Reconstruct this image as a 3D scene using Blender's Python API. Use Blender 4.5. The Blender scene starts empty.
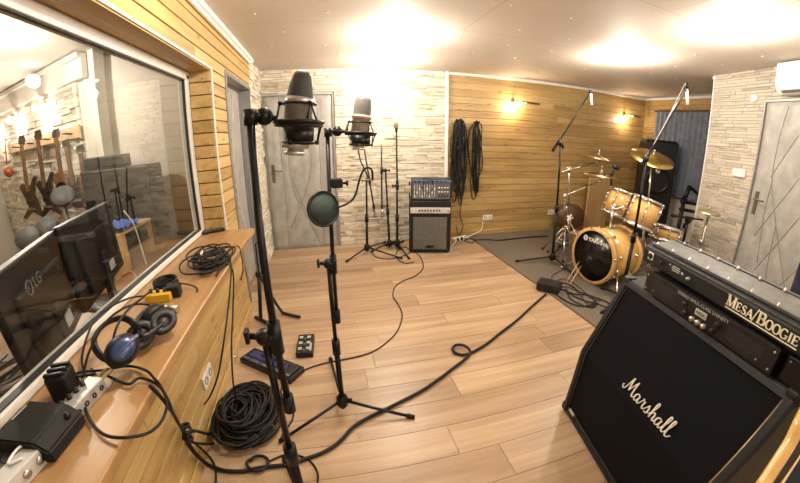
import bpy, bmesh, math, random
from mathutils import Matrix, Vector, Euler
random.seed(7)
C = bpy.context.scene.collection
PI = math.pi
V = Vector

# ------------------------------------------------------------------ materials
def new_mat(name):
    m = bpy.data.materials.new(name); m.use_nodes = True
    nt = m.node_tree; b = nt.nodes['Principled BSDF']
    return m, nt, b
def N(nt, t, **kw):
    n = nt.nodes.new(t)
    for k, v in kw.items():
        if k in n.inputs: n.inputs[k].default_value = v
        else: setattr(n, k, v)
    return n
def flat(name, col, rough=.5, metal=0.0, bump=0.0, bscale=200, spec=None, var=.12, vscale=14, coat=0, stretch=(1,1,1)):
    m, nt, b = new_mat(name)
    b.inputs['Roughness'].default_value = rough; b.inputs['Metallic'].default_value = metal
    if spec is not None: b.inputs['Specular IOR Level'].default_value = spec
    b.inputs['Coat Weight'].default_value = coat
    tc = N(nt, 'ShaderNodeTexCoord')
    no = N(nt, 'ShaderNodeTexNoise', Scale=vscale, Detail=3.0)
    mpg = N(nt, 'ShaderNodeMapping'); mpg.inputs['Scale'].default_value = stretch
    nt.links.new(tc.outputs['Object'], mpg.inputs['Vector']); nt.links.new(mpg.outputs[0], no.inputs['Vector'])
    cr = N(nt, 'ShaderNodeValToRGB')
    lo = tuple(c*(1-var) for c in col) + (1,); hi = tuple(min(1, c*(1+var)) for c in col) + (1,)
    cr.color_ramp.elements[0].color = lo; cr.color_ramp.elements[0].position = .3
    cr.color_ramp.elements[1].color = hi; cr.color_ramp.elements[1].position = .7
    nt.links.new(no.outputs['Fac'], cr.inputs[0]); nt.links.new(cr.outputs[0], b.inputs['Base Color'])
    if bump:
        n2 = N(nt, 'ShaderNodeTexNoise', Scale=bscale, Detail=2.0)
        nt.links.new(tc.outputs['Object'], n2.inputs['Vector'])
        bp = N(nt, 'ShaderNodeBump', Strength=bump, Distance=.002)
        nt.links.new(n2.outputs['Fac'], bp.inputs['Height']); nt.links.new(bp.outputs[0], b.inputs['Normal'])
    return m
def emit(name, col, strength):
    m, nt, b = new_mat(name)
    b.inputs['Emission Color'].default_value = col + (1,); b.inputs['Emission Strength'].default_value = strength
    b.inputs['Base Color'].default_value = col + (1,)
    return m
def wood(name, cols, axis, rough=.45, grain=1.0, knots=0.0, bump=.15, coat=0, tone=.5, scale=1.0):
    """cols: dark, mid, light; axis: grain direction 0/1/2; attribute rnd shifts each board."""
    m, nt, b = new_mat(name)
    b.inputs['Roughness'].default_value = rough; b.inputs['Coat Weight'].default_value = coat
    tc = N(nt, 'ShaderNodeTexCoord'); at = N(nt, 'ShaderNodeAttribute', attribute_name='rnd')
    comb = N(nt, 'ShaderNodeVectorMath', operation='MULTIPLY_ADD')
    nt.links.new(at.outputs['Fac'], comb.inputs[0]); comb.inputs[1].default_value = (37, 53, 71)
    nt.links.new(tc.outputs['Object'], comb.inputs[2])
    s = [26*scale]*3; s[axis] = 1.3*scale
    mp = N(nt, 'ShaderNodeMapping'); mp.inputs['Scale'].default_value = s
    nt.links.new(comb.outputs[0], mp.inputs['Vector'])
    n1 = N(nt, 'ShaderNodeTexNoise', Scale=1.0, Detail=5.0, Roughness=.6, Distortion=.6)
    nt.links.new(mp.outputs[0], n1.inputs['Vector'])
    s2 = [4*scale]*3; s2[axis] = .7*scale
    mp2 = N(nt, 'ShaderNodeMapping'); mp2.inputs['Scale'].default_value = s2
    nt.links.new(comb.outputs[0], mp2.inputs['Vector'])
    n2 = N(nt, 'ShaderNodeTexNoise', Scale=1.0, Detail=2.0)
    nt.links.new(mp2.outputs[0], n2.inputs['Vector'])
    a1 = N(nt, 'ShaderNodeMath', operation='MULTIPLY'); a1.inputs[1].default_value = .55*grain
    nt.links.new(n1.outputs['Fac'], a1.inputs[0])
    a2 = N(nt, 'ShaderNodeMath', operation='MULTIPLY_ADD'); a2.inputs[1].default_value = .45
    nt.links.new(n2.outputs['Fac'], a2.inputs[0]); nt.links.new(a1.outputs[0], a2.inputs[2])
    a3 = N(nt, 'ShaderNodeMath', operation='MULTIPLY_ADD'); a3.inputs[1].default_value = tone
    nt.links.new(at.outputs['Fac'], a3.inputs[0]); nt.links.new(a2.outputs[0], a3.inputs[2])
    a4 = N(nt, 'ShaderNodeMath', operation='SUBTRACT'); a4.inputs[1].default_value = tone*.5
    nt.links.new(a3.outputs[0], a4.inputs[0])
    cr = N(nt, 'ShaderNodeValToRGB'); e = cr.color_ramp.elements
    e[0].position = .28; e[0].color = cols[0]+(1,); e[1].position = .72; e[1].color = cols[2]+(1,)
    x = e.new(.5); x.color = cols[1]+(1,)
    nt.links.new(a4.outputs[0], cr.inputs[0])
    out = cr.outputs[0]
    if knots:
        vo = N(nt, 'ShaderNodeTexVoronoi', Scale=1.0)
        s3 = [9]*3; s3[axis] = 3.2
        mp3 = N(nt, 'ShaderNodeMapping'); mp3.inputs['Scale'].default_value = s3
        nt.links.new(comb.outputs[0], mp3.inputs['Vector']); nt.links.new(mp3.outputs[0], vo.inputs['Vector'])
        kr = N(nt, 'ShaderNodeValToRGB'); ke = kr.color_ramp.elements
        ke[0].position = .04; ke[0].color = (knots,)*3+(1,); ke[1].position = .16; ke[1].color = (0,0,0,1)
        nt.links.new(vo.outputs['Distance'], kr.inputs[0])
        mx = N(nt, 'ShaderNodeMix', data_type='RGBA')
        nt.links.new(kr.outputs[0], mx.inputs[0]); nt.links.new(out, mx.inputs[6])
        mx.inputs[7].default_value = tuple(c*.45 for c in cols[0])+(1,)
        out = mx.outputs[2]
    nt.links.new(out, b.inputs['Base Color'])
    if bump:
        bp = N(nt, 'ShaderNodeBump', Strength=bump, Distance=.002)
        nt.links.new(n1.outputs['Fac'], bp.inputs['Height']); nt.links.new(bp.outputs[0], b.inputs['Normal'])
    return m
def stone_mat(name, cols, bump=.6):
    m, nt, b = new_mat(name); b.inputs['Roughness'].default_value = .85
    tc = N(nt, 'ShaderNodeTexCoord'); at = N(nt, 'ShaderNodeAttribute', attribute_name='rnd')
    cr = N(nt, 'ShaderNodeValToRGB'); e = cr.color_ramp.elements; cr.color_ramp.interpolation = 'LINEAR'
    e[0].position = 0; e[0].color = cols[0]+(1,); e[1].position = 1; e[1].color = cols[-1]+(1,)
    for i, c in enumerate(cols[1:-1]):
        x = e.new((i+1)/(len(cols)-1)); x.color = c+(1,)
    no = N(nt, 'ShaderNodeTexNoise', Scale=9.0, Detail=6.0, Roughness=.65)
    mpn = N(nt, 'ShaderNodeMapping'); mpn.inputs['Scale'].default_value = (1, 1, 2.6)
    nt.links.new(tc.outputs['Object'], mpn.inputs['Vector']); nt.links.new(mpn.outputs[0], no.inputs['Vector'])
    ad = N(nt, 'ShaderNodeMath', operation='MULTIPLY_ADD'); ad.inputs[1].default_value = .9
    sb = N(nt, 'ShaderNodeMath', operation='SUBTRACT'); sb.inputs[1].default_value = .5
    nt.links.new(no.outputs['Fac'], sb.inputs[0]); nt.links.new(sb.outputs[0], ad.inputs[0]); nt.links.new(at.outputs['Fac'], ad.inputs[2])
    nt.links.new(ad.outputs[0], cr.inputs[0]); nt.links.new(cr.outputs[0], b.inputs['Base Color'])
    n2 = N(nt, 'ShaderNodeTexNoise', Scale=30.0, Detail=5.0); nt.links.new(mpn.outputs[0], n2.inputs['Vector'])
    bp = N(nt, 'ShaderNodeBump', Strength=bump, Distance=.012)
    nt.links.new(n2.outputs['Fac'], bp.inputs['Height']); nt.links.new(bp.outputs[0], b.inputs['Normal'])
    return m
def weave(name, c1, c2, scale, rough=.95, bump=.5, spec=.3):
    m, nt, b = new_mat(name); b.inputs['Roughness'].default_value = rough; b.inputs['Specular IOR Level'].default_value = spec
    tc = N(nt, 'ShaderNodeTexCoord')
    ck = N(nt, 'ShaderNodeTexChecker', Scale=scale); nt.links.new(tc.outputs['Object'], ck.inputs['Vector'])
    ck.inputs['Color1'].default_value = c1+(1,); ck.inputs['Color2'].default_value = c2+(1,)
    no = N(nt, 'ShaderNodeTexNoise', Scale=scale*.8, Detail=4.0); nt.links.new(tc.outputs['Object'], no.inputs['Vector'])
    mx = N(nt, 'ShaderNodeMix', data_type='RGBA', blend_type='OVERLAY'); mx.inputs[0].default_value = .8
    nt.links.new(ck.outputs[0], mx.inputs[6]); nt.links.new(no.outputs['Color'], mx.inputs[7])
    hs = N(nt, 'ShaderNodeHueSaturation', Saturation=.75); nt.links.new(mx.outputs[2], hs.inputs['Color'])
    nt.links.new(hs.outputs[0], b.inputs['Base Color'])
    bp = N(nt, 'ShaderNodeBump', Strength=bump, Distance=.003)
    nt.links.new(no.outputs['Fac'], bp.inputs['Height']); nt.links.new(bp.outputs[0], b.inputs['Normal'])
    return m
def glass_mat():
    m = bpy.data.materials.new('window_glass'); m.use_nodes = True; nt = m.node_tree
    nt.nodes.clear()
    o = nt.nodes.new('ShaderNodeOutputMaterial'); mx = nt.nodes.new('ShaderNodeMixShader')
    t = nt.nodes.new('ShaderNodeBsdfTransparent'); t.inputs[0].default_value = (.86, .88, .87, 1)
    g = nt.nodes.new('ShaderNodeBsdfGlossy'); g.inputs['Roughness'].default_value = .004; g.inputs[0].default_value = (.95, .97, .96, 1)
    f = nt.nodes.new('ShaderNodeLayerWeight'); p = nt.nodes.new('ShaderNodeMath'); p.operation = 'POWER'; p.inputs[1].default_value = 3.0
    k = nt.nodes.new('ShaderNodeMath'); k.operation = 'MULTIPLY_ADD'; k.inputs[1].default_value = .78; k.inputs[2].default_value = .045
    nt.links.new(f.outputs['Facing'], p.inputs[0]); nt.links.new(p.outputs[0], k.inputs[0]); nt.links.new(k.outputs[0], mx.inputs[0]); nt.links.new(t.outputs[0], mx.inputs[1]); nt.links.new(g.outputs[0], mx.inputs[2])
    nt.links.new(mx.outputs[0], o.inputs[0])
    return m
def ceiling_mat():
    m, nt, b = new_mat('ceiling_paint'); b.inputs['Roughness'].default_value = .7
    tc = N(nt, 'ShaderNodeTexCoord')
    br = N(nt, 'ShaderNodeTexBrick', Scale=1.0); nt.links.new(tc.outputs['Object'], br.inputs['Vector'])
    br.inputs['Mortar Size'].default_value = .004; br.inputs['Brick Width'].default_value = 2.0; br.inputs['Row Height'].default_value = 1.2
    br.inputs['Color1'].default_value = (.63, .555, .485, 1); br.inputs['Color2'].default_value = (.60, .53, .46, 1)
    br.inputs['Mortar'].default_value = (.45, .39, .34, 1)
    nt.links.new(br.outputs[0], b.inputs['Base Color'])
    return m

M = {}
M['pine_left'] = wood('pine_cladding_left', ((.29,.175,.055),(.49,.325,.122),(.62,.45,.20)), 1, rough=.4, knots=.75, tone=.2)
M['pine_back'] = wood('pine_cladding_back', ((.24,.138,.045),(.42,.27,.098),(.54,.38,.16)), 0, rough=.45, knots=.75, tone=.18)
M['sill_wood'] = wood('sill_oak_laminate', ((.20,.10,.036),(.335,.187,.076),(.45,.275,.12)), 1, rough=.36, knots=0, bump=.08, coat=.06, tone=.1)
M['desk_wood'] = wood('desk_laminate', ((.22,.10,.04),(.36,.18,.075),(.46,.25,.11)), 1, rough=.35, bump=.05, tone=.1)
M['pale_wood'] = wood('pale_beech', ((.40,.235,.10),(.55,.35,.16),(.66,.45,.22)), 2, rough=.4, bump=.05, tone=.1)
M['floor_wood'] = wood('laminate_planks', ((.185,.118,.068),(.34,.225,.135),(.49,.352,.225)), 0, rough=.36, grain=1.15, bump=.06, tone=.17, scale=.62)
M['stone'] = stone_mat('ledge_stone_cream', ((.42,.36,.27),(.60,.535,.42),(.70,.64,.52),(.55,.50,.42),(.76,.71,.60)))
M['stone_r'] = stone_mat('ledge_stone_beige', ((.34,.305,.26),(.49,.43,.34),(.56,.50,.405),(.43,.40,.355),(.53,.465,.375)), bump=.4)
M['stone_c'] = stone_mat('ledge_stone_control', ((.34,.29,.22),(.52,.46,.36),(.66,.60,.48),(.45,.41,.34),(.7,.65,.54)))
M['ceiling'] = ceiling_mat()
M['white_paint'] = flat('white_gloss_paint', (.78,.76,.72), .35, var=.04)
M['wall_plain'] = flat('plain_plaster', (.62,.57,.50), .8, var=.06, vscale=3)
M['frame_white'] = flat('window_frame_white', (.74,.70,.65), .35, var=.04)
M['seal'] = flat('black_rubber_seal', (.02,.02,.022), .5)
M['white_plastic'] = flat('white_plastic', (.80,.79,.76), .35, var=.03)
M['black_plastic'] = flat('black_plastic', (.011,.011,.012), .42, var=.2, spec=.3)
M['matte_black'] = flat('matte_black_plastic', (.012,.012,.012), .65, var=.15, spec=.2)
M['black_metal'] = flat('black_powder_coat', (.006,.006,.007), .4, .0, var=.2, spec=.3)
M['rubber'] = flat('black_cable_rubber', (.010,.010,.010), .55, var=.25, vscale=60, spec=.25)
M['grey_cable'] = flat('grey_cable', (.30,.29,.28), .5)
M['white_cable'] = flat('white_cable', (.72,.70,.66), .45)
M['red_cable'] = flat('red_cable', (.45,.05,.03), .45)
M['blue_cable'] = flat('blue_cable', (.05,.18,.5), .45)
M['tolex'] = flat('black_tolex', (.011,.012,.014), .45, var=.25, vscale=40, bump=.5, bscale=420, spec=.3)
M['grille'] = weave('black_grille_cloth', (.004,.004,.0055), (.008,.008,.010), 380, rough=.8, bump=.2, spec=.08)
M['gold_trim'] = flat('gold_piping', (.42,.31,.15), .4, .6)
M['chrome'] = flat('chrome', (.78,.78,.79), .16, 1.0, var=.04)
M['steel'] = flat('brushed_steel', (.48,.46,.43), .32, 1.0, var=.12, vscale=50)
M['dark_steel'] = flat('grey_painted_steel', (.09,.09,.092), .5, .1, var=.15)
M['top_grey'] = flat('worn_grey_metal_top', (.115,.112,.105), .55, .2, var=.25, vscale=25)
M['cymbal'] = flat('cymbal_bronze', (.58,.43,.14), .28, 1.0, var=.18, vscale=22)
M['cymbal_pale'] = flat('cymbal_pale_bronze', (.56,.48,.32), .35, .9, var=.1)
M['cymbal_dark'] = flat('cymbal_dark_bronze', (.40,.30,.17), .3, 1.0, var=.2)
M['maple'] = wood('maple_lacquer', ((.50,.265,.075),(.66,.39,.13),(.76,.49,.19)), 2, rough=.16, bump=0, coat=.6, tone=.1, scale=.6)
M['maple_h'] = wood('maple_lacquer_hoop', ((.50,.27,.08),(.64,.38,.13),(.74,.48,.19)), 2, rough=.2, bump=0, coat=.5, tone=.1, scale=.6)
M['drum_head_black'] = flat('black_drumhead', (.008,.008,.009), .22, var=.1)
M['drum_head'] = flat('coated_drumhead', (.72,.70,.66), .5, var=.05)
M['door_pad'] = flat('grey_padded_leatherette', (.33,.315,.295), .42, var=.17, vscale=7, bump=.3, bscale=38, stretch=(1.4,1.4,.9))
M['door_seam'] = flat('door_stitch_seam', (.20,.185,.165), .6)
M['door_frame'] = flat('grey_door_frame', (.26,.255,.25), .4, .3, var=.08)
M['bronze'] = flat('aged_bronze_handle', (.19,.155,.12), .35, .8)
M['carpet'] = weave('brown_loop_carpet', (.085,.064,.042), (.165,.125,.085), 75, bump=1.0)
M['carpet_edge'] = flat('carpet_binding', (.11,.075,.045), .9)
M['curtain'] = flat('grey_blue_curtain', (.20,.225,.29), .85, var=.18, vscale=8)
M['mic_grey'] = flat('mic_body_grey', (.50,.50,.51), .34, .8, var=.06)
M['mic_silver'] = flat('mic_body_champagne', (.66,.62,.57), .4, .6, var=.05)
M['mic_mesh'] = weave('mic_grille_mesh', (.022,.022,.023), (.085,.085,.088), 520, rough=.5, bump=.4)
M['mic_mesh2'] = weave('mic_grille_mesh_light', (.11,.10,.10), (.26,.25,.24), 520, rough=.4, bump=.4)
M['red_ring'] = flat('red_ring', (.55,.08,.05), .4)
M['pop'] = flat('dark_green_nylon_mesh', (.024,.040,.038), .7, var=.2, vscale=120, bump=.3, bscale=900)
M['lcd_back'] = flat('glossy_black_monitor_shell', (.008,.0075,.0075), .3, var=.1, spec=.3)
M['grey_logo'] = flat('grey_logo', (.13,.125,.12), .4)
M['white_ink'] = flat('white_ink', (.82,.80,.74), .5, var=.02)
M['cream_ink'] = flat('cream_logo', (.80,.74,.55), .4, var=.03)
M['silver_ink'] = flat('silver_ink', (.40,.39,.36), .4, var=.03)
M['blue_hp'] = flat('metallic_blue_shell', (.06,.09,.22), .26, .5, var=.1)
M['grey_blue'] = flat('grey_blue_plastic', (.10,.12,.19), .3, .4)
M['blue_pedal'] = flat('blue_pedal_panel', (.035,.04,.17), .32, .2, var=.2)
M['dark_led'] = flat('dark_display', (.01,.012,.02), .15)
M['mid_silver'] = flat('mid_silver_metal', (.40,.395,.39), .4, .3, var=.06)
M['pale_capsule'] = flat('pale_capsule', (.36,.35,.27), .5)
M['yellow'] = flat('yellow_enamel', (.66,.40,.03), .32, var=.06)
M['silver_box'] = flat('silver_painted_metal', (.62,.61,.60), .35, .25, var=.05)
M['leather_pad'] = flat('black_leather_pad', (.010,.010,.010), .5, var=.25, bump=.3)
M['amp_grille'] = weave('grey_speaker_mesh', (.012,.011,.011), (.20,.19,.175), 85, rough=.45, bump=.4)
M['mixer_face'] = flat('mixer_grey_panel', (.11,.11,.115), .4, .2, var=.1)
M['mixer_blue'] = flat('mixer_blue_panel', (.07,.11,.24), .4, .1, var=.1)
M['navy'] = flat('navy_cloth', (.012,.016,.035), .9, var=.3)
M['guitar_dark'] = flat('dark_walnut_gloss', (.045,.028,.020), .22, var=.3, coat=.5)
M['guitar_amber'] = flat('amber_burst_gloss', (.36,.12,.03), .2, var=.5, vscale=5, coat=.5)
M['guitar_brown'] = flat('brown_gloss', (.16,.075,.03), .22, var=.4, vscale=7, coat=.5)
M['neck'] = flat('guitar_neck_wood', (.13,.075,.04), .4, var=.2)
M['epad'] = flat('grey_drum_pad', (.035,.036,.037), .6, var=.08)
M['red_glossy'] = flat('red_gloss', (.30,.06,.035), .2, var=.5, vscale=20)
M['blue_cloth'] = flat('blue_cloth', (.05,.10,.42), .8)
M['brown_wood_dark'] = flat('dark_brown_lacquer', (.085,.036,.016), .35, var=.3, vscale=6, coat=.3)
M['lamp_glow'] = emit('lamp_glow', (1.0,.88,.70), 22)
M['bulb'] = emit('warm_bulb', (1.0,.66,.38), 30)
M['glass'] = glass_mat()

# ------------------------------------------------------------------ mesh builder
class MB:
    def __init__(s):
        s.bm = bmesh.new(); s.rl = s.bm.faces.layers.float.new('rnd'); s.rnd = 0.5
    def _f(s, vs, smooth=False):
        try: f = s.bm.faces.new(vs)
        except ValueError: return None
        f.smooth = smooth; f[s.rl] = s.rnd; return f
    def quad(s, *pts):
        return s._f([s.bm.verts.new(p) for p in pts])
    def box(s, c, size, rot=None, bev=0, M_=None, seg=2):
        t = bmesh.new(); bmesh.ops.create_cube(t, size=1)
        bmesh.ops.scale(t, vec=size, verts=t.verts)
        if bev: bmesh.ops.bevel(t, geom=t.edges[:], offset=bev, segments=seg, profile=.5, affect='EDGES')
        R = Euler(rot).to_matrix().to_4x4() if rot else Matrix()
        T = Matrix.Translation(c) @ R
        if M_ is not None: T = M_ @ T
        s.merge(t, T)
    def merge(s, t, T=Matrix(), smooth=False):
        mp = {v: s.bm.verts.new(T @ v.co) for v in t.verts}
        for f in t.faces: s._f([mp[v] for v in f.verts], smooth or f.smooth)
        t.free()
    def tube(s, pts, r, n=8, closed=False, caps=True):
        P = [V(p) for p in pts]; L = len(P)
        if L < 2: return
        rr = r if isinstance(r, (list, tuple)) else [r]*L
        T = []
        for i in range(L):
            a = P[(i-1) % L] if (closed or i > 0) else P[i]; b = P[(i+1) % L] if (closed or i < L-1) else P[i]
            d = (b-a); T.append(d.normalized() if d.length > 1e-9 else V((0,0,1)))
        u = T[0].orthogonal().normalized(); rings = []
        for i in range(L):
            u = (u - T[i]*u.dot(T[i]))
            u = u.normalized() if u.length > 1e-6 else T[i].orthogonal().normalized()
            w = T[i].cross(u)
            rings.append([s.bm.verts.new(P[i] + (u*math.cos(2*PI*k/n) + w*math.sin(2*PI*k/n))*rr[i]) for k in range(n)])
        for i in range(L if closed else L-1):
            A, B = rings[i], rings[(i+1) % L]
            for k in range(n): s._f([A[k], A[(k+1) % n], B[(k+1) % n], B[k]], True)
        if caps and not closed: s._f(rings[0][::-1]); s._f(rings[-1])
    def cyl(s, a, b, r0, r1=None, n=16): s.tube([a, b], [r0, r0 if r1 is None else r1], n)
    def lathe(s, prof, o=(0,0,0), axis=(0,0,1), n=28):
        Q = V(axis).normalized().to_track_quat('Z', 'Y').to_matrix(); o = V(o); rings = []
        for r, z in prof:
            if r < 1e-6: rings.append([s.bm.verts.new(o + Q @ V((0,0,z)))])
            else: rings.append([s.bm.verts.new(o + Q @ V((r*math.cos(2*PI*k/n), r*math.sin(2*PI*k/n), z))) for k in range(n)])
        for A, B in zip(rings, rings[1:]):
            for k in range(n):
                k2 = (k+1) % n
                if len(A) == 1 and len(B) == 1: continue
                if len(A) == 1: s._f([A[0], B[k2], B[k]][::-1], True)
                elif len(B) == 1: s._f([A[k], A[k2], B[0]], True)
                else: s._f([A[k], A[k2], B[k2], B[k]], True)
    def ball(s, c, r, n=14):
        t = bmesh.new(); bmesh.ops.create_uvsphere(t, u_segments=n, v_segments=max(6, n*2//3), radius=1)
        sc = r if isinstance(r, (tuple, list)) else (r, r, r)
        s.merge(t, Matrix.Translation(c) @ Matrix.Diagonal(V(sc).to_4d()), True)
    def torus(s, c, axis, R, r, n=36, m=8, arc=2*PI, start=0):
        Q = V(axis).normalized().to_track_quat('Z', 'Y').to_matrix(); full = abs(arc-2*PI) < 1e-6
        k = n if full else n+1
        s.tube([V(c) + Q @ V((R*math.cos(start+arc*i/n), R*math.sin(start+arc*i/n), 0)) for i in range(k)], r, m, closed=full)
    def prism(s, poly, h, T=Matrix()):
        A = [s.bm.verts.new(T @ V((x, y, 0))) for x, y in poly]; B = [s.bm.verts.new(T @ V((x, y, h))) for x, y in poly]
        s._f(A[::-1]); s._f(B); n = len(poly)
        for i in range(n): s._f([A[i], A[(i+1) % n], B[(i+1) % n], B[i]])
    def each(s, name, mat, parent, world=False):
        """one object per group of touching pieces"""
        seen, isl = {}, []
        for v in s.bm.verts:
            if v in seen: continue
            st, cur = [v], []; seen[v] = 1
            while st:
                x = st.pop(); cur.append(x)
                for e in x.link_edges:
                    y = e.other_vert(x)
                    if y not in seen: seen[y] = 1; st.append(y)
            isl.append([cur, [min(q.co[i] for q in cur)-.0008 for i in range(3)], [max(q.co[i] for q in cur)+.0008 for i in range(3)]])
        ch = True
        while ch:
            ch = False
            for i in range(len(isl)):
                for j in range(i+1, len(isl)):
                    A, B = isl[i], isl[j]
                    if all(A[1][k] <= B[2][k] and B[1][k] <= A[2][k] for k in range(3)):
                        isl[i] = [A[0]+B[0], [min(a, c) for a, c in zip(A[1], B[1])], [max(a, c) for a, c in zip(A[2], B[2])]]; isl.pop(j); ch = True; break
                if ch: break
        out = []
        for cur, _, _ in isl:
            m = MB(); mp = {v: m.bm.verts.new(v.co) for v in cur}; fs = set(f for v in cur for f in v.link_faces)
            for f in fs:
                m.rnd = f[s.rl]; m._f([mp[v] for v in f.verts], f.smooth)
            out.append(m.build(name, mat, parent, world))
        s.bm.free(); return out
    def build(s, name, mat, parent=None, world=False, label=None):
        bm = s.bm
        bmesh.ops.recalc_face_normals(bm, faces=bm.faces)
        if parent is not None and world: bm.transform(MW[parent.name].inverted())
        off = None
        if parent is None and len(bm.verts):
            mn = V([min(v.co[i] for v in bm.verts) for i in range(3)]); mx = V([max(v.co[i] for v in bm.verts) for i in range(3)])
            off = V(((mn.x+mx.x)/2, (mn.y+mx.y)/2, mn.z)); bm.transform(Matrix.Translation(-off))
        me = bpy.data.meshes.new(name); bm.to_mesh(me); bm.free(); me.materials.append(M[mat])
        o = bpy.data.objects.new(name, me); C.objects.link(o)
        if off is not None: o.location = off; MW[o.name] = Matrix.Translation(off)
        if parent is not None: o.parent = parent; MW[o.name] = MW[parent.name]
        if label: o['label'] = label
        return o
MW = {}
def thing(name, label, cat, loc=(0,0,0), rotz=0, group=None):
    o = bpy.data.objects.new(name, None); C.objects.link(o); o.location = loc; o.rotation_euler = (0,0,rotz)
    o.empty_display_size = .05
    MW[o.name] = Matrix.Translation(loc) @ Matrix.Rotation(rotz, 4, 'Z')
    return tag(o, label, cat, group)
def tag(o, label, cat, group=None):
    o['label'] = label; o['category'] = cat
    if group: o['group'] = group
    return o
def struct(o):
    o['kind'] = 'structure'; return o
def spl(pts, k=6, closed=False):
    P = [V(p) for p in pts]; n = len(P); out = []
    if n < 3: return P
    for i in range(n if closed else n-1):
        g = (lambda j: P[j % n]) if closed else (lambda j: P[max(0, min(n-1, j))])
        p0, p1, p2, p3 = g(i-1), g(i), g(i+1), g(i+2)
        for t in range(k):
            t /= k
            out.append(.5*((2*p1) + (p2-p0)*t + (2*p0-5*p1+4*p2-p3)*t*t + (3*p1-p0-3*p2+p3)*t**3))
    if not closed: out.append(P[-1])
    return out
def cable(name, label, pts, r, mat='rubber', cat='cable', group=None, k=6, parent=None):
    b = MB(); b.tube(spl(pts, k), r, 7); o = b.build(name, mat, parent, world=True)
    return tag(o, label, cat, group) if parent is None else o
def text_bm(txt, size, T, depth=.001, sx=1.0, bold=0.0):
    cu = bpy.data.curves.new('t', 'FONT'); cu.body = txt; cu.size = size; cu.extrude = depth; cu.align_x = 'CENTER'; cu.align_y = 'CENTER'; cu.offset = bold
    ob = bpy.data.objects.new('t', cu); C.objects.link(ob); dg = bpy.context.evaluated_depsgraph_get(); dg.update()
    me = bpy.data.meshes.new_from_object(ob.evaluated_get(dg), depsgraph=dg)
    bpy.data.objects.remove(ob)
    b = MB(); t = bmesh.new(); t.from_mesh(me); b.merge(t, T @ Matrix.Diagonal((sx, 1, 1, 1))); bpy.data.meshes.remove(me)
    return b
def frame_T(o, x, y):
    x = V(x).normalized(); y = V(y); y = (y - x*y.dot(x)).normalized(); z = x.cross(y)
    T = Matrix.Identity(4)
    for i in range(3): T[i][0] = x[i]; T[i][1] = y[i]; T[i][2] = z[i]; T[i][3] = o[i]
    return T

# ------------------------------------------------------------------ the room shell
CEIL = 2.43; YB = 4.69; XW = -.77; XF = 5.86
b = MB(); b.box((2.2, 1.6, -.06), (6.8, 6.8, .10)); struct(b.build('floor', 'floor_wood'))
# laminate planks (one floor surface, planks modelled with hairline joints)
b = MB(); k0 = math.floor((-1.2-1.052)/.2035)
rows = {1.0: .545, 2.0: .714}
for i in range(k0, 19):
    y0 = 1.052 + .2035*i; y1 = min(y0+.2035, YB)
    if y0 > YB: break
    off = {0: .545, 1: -.164, 2: .714, 3: 1.551, 4: .25}.get(i, (i*.617) % 1.38)
    if i == 1: off = 1.435
    x = off - 1.38*4
    while x < 2.4:
        x1 = x+1.38; a0, a1 = max(x, -1.02), min(x1, 2.3)
        if a1-a0 > .02:
            b.rnd = random.random(); b.box(((a0+a1)/2, (y0+y1)/2, -.004), (a1-a0-.0028, y1-y0-.0028, .008))
        x = x1
o = struct(b.build('floor', 'floor_wood'))
b = MB(); b.box((2.2, 1.6, CEIL+.05), (6.9, 6.9, .1)); struct(b.build('ceiling', 'ceiling'))

def boards(b, T, u0, u1, z0, z1, h, cuts, th=.016, gap=.0075, butt=5.0):
    """T maps (u, depth, z); cuts: (u0,u1,z0,z1) openings"""
    z = z1
    while z > z0+.005:
        zl = max(z0, z-h); hi, lo = z-gap/2, zl+gap/2
        us = [u0]; x = u0 + random.uniform(1.2, butt)
        while x < u1-.3: us.append(x); x += random.uniform(butt*.7, butt*1.2)
        us.append(u1)
        for a, c in zip(us, us[1:]):
            b.rnd = random.random(); segs = [(a+.0008, c-.0008, [(lo, hi)])]
            for (ca, cb, cz0, cz1) in cuts:
                ns = []
                for (p, q, zs) in segs:
                    if cb <= p or ca >= q: ns.append((p, q, zs)); continue
                    if p < ca: ns.append((p, ca, zs))
                    if q > cb: ns.append((cb, q, zs))
                    zz = []
                    for (l, hh) in zs:
                        if hh <= cz0 or l >= cz1: zz.append((l, hh)); continue
                        if l < cz0: zz.append((l, cz0))
                        if hh > cz1: zz.append((cz1, hh))
                    ns.append((max(p, ca), min(q, cb), zz))
                segs = ns
            for (p, q, zs) in segs:
                for (l, hh) in zs:
                    if q-p > .004 and hh-l > .003:
                        b.box(((p+q)/2, -th/2, (l+hh)/2), (q-p, th, hh-l), M_=T, bev=.0025 if hh-l > .02 else 0, seg=1)
        z = zl
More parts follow.
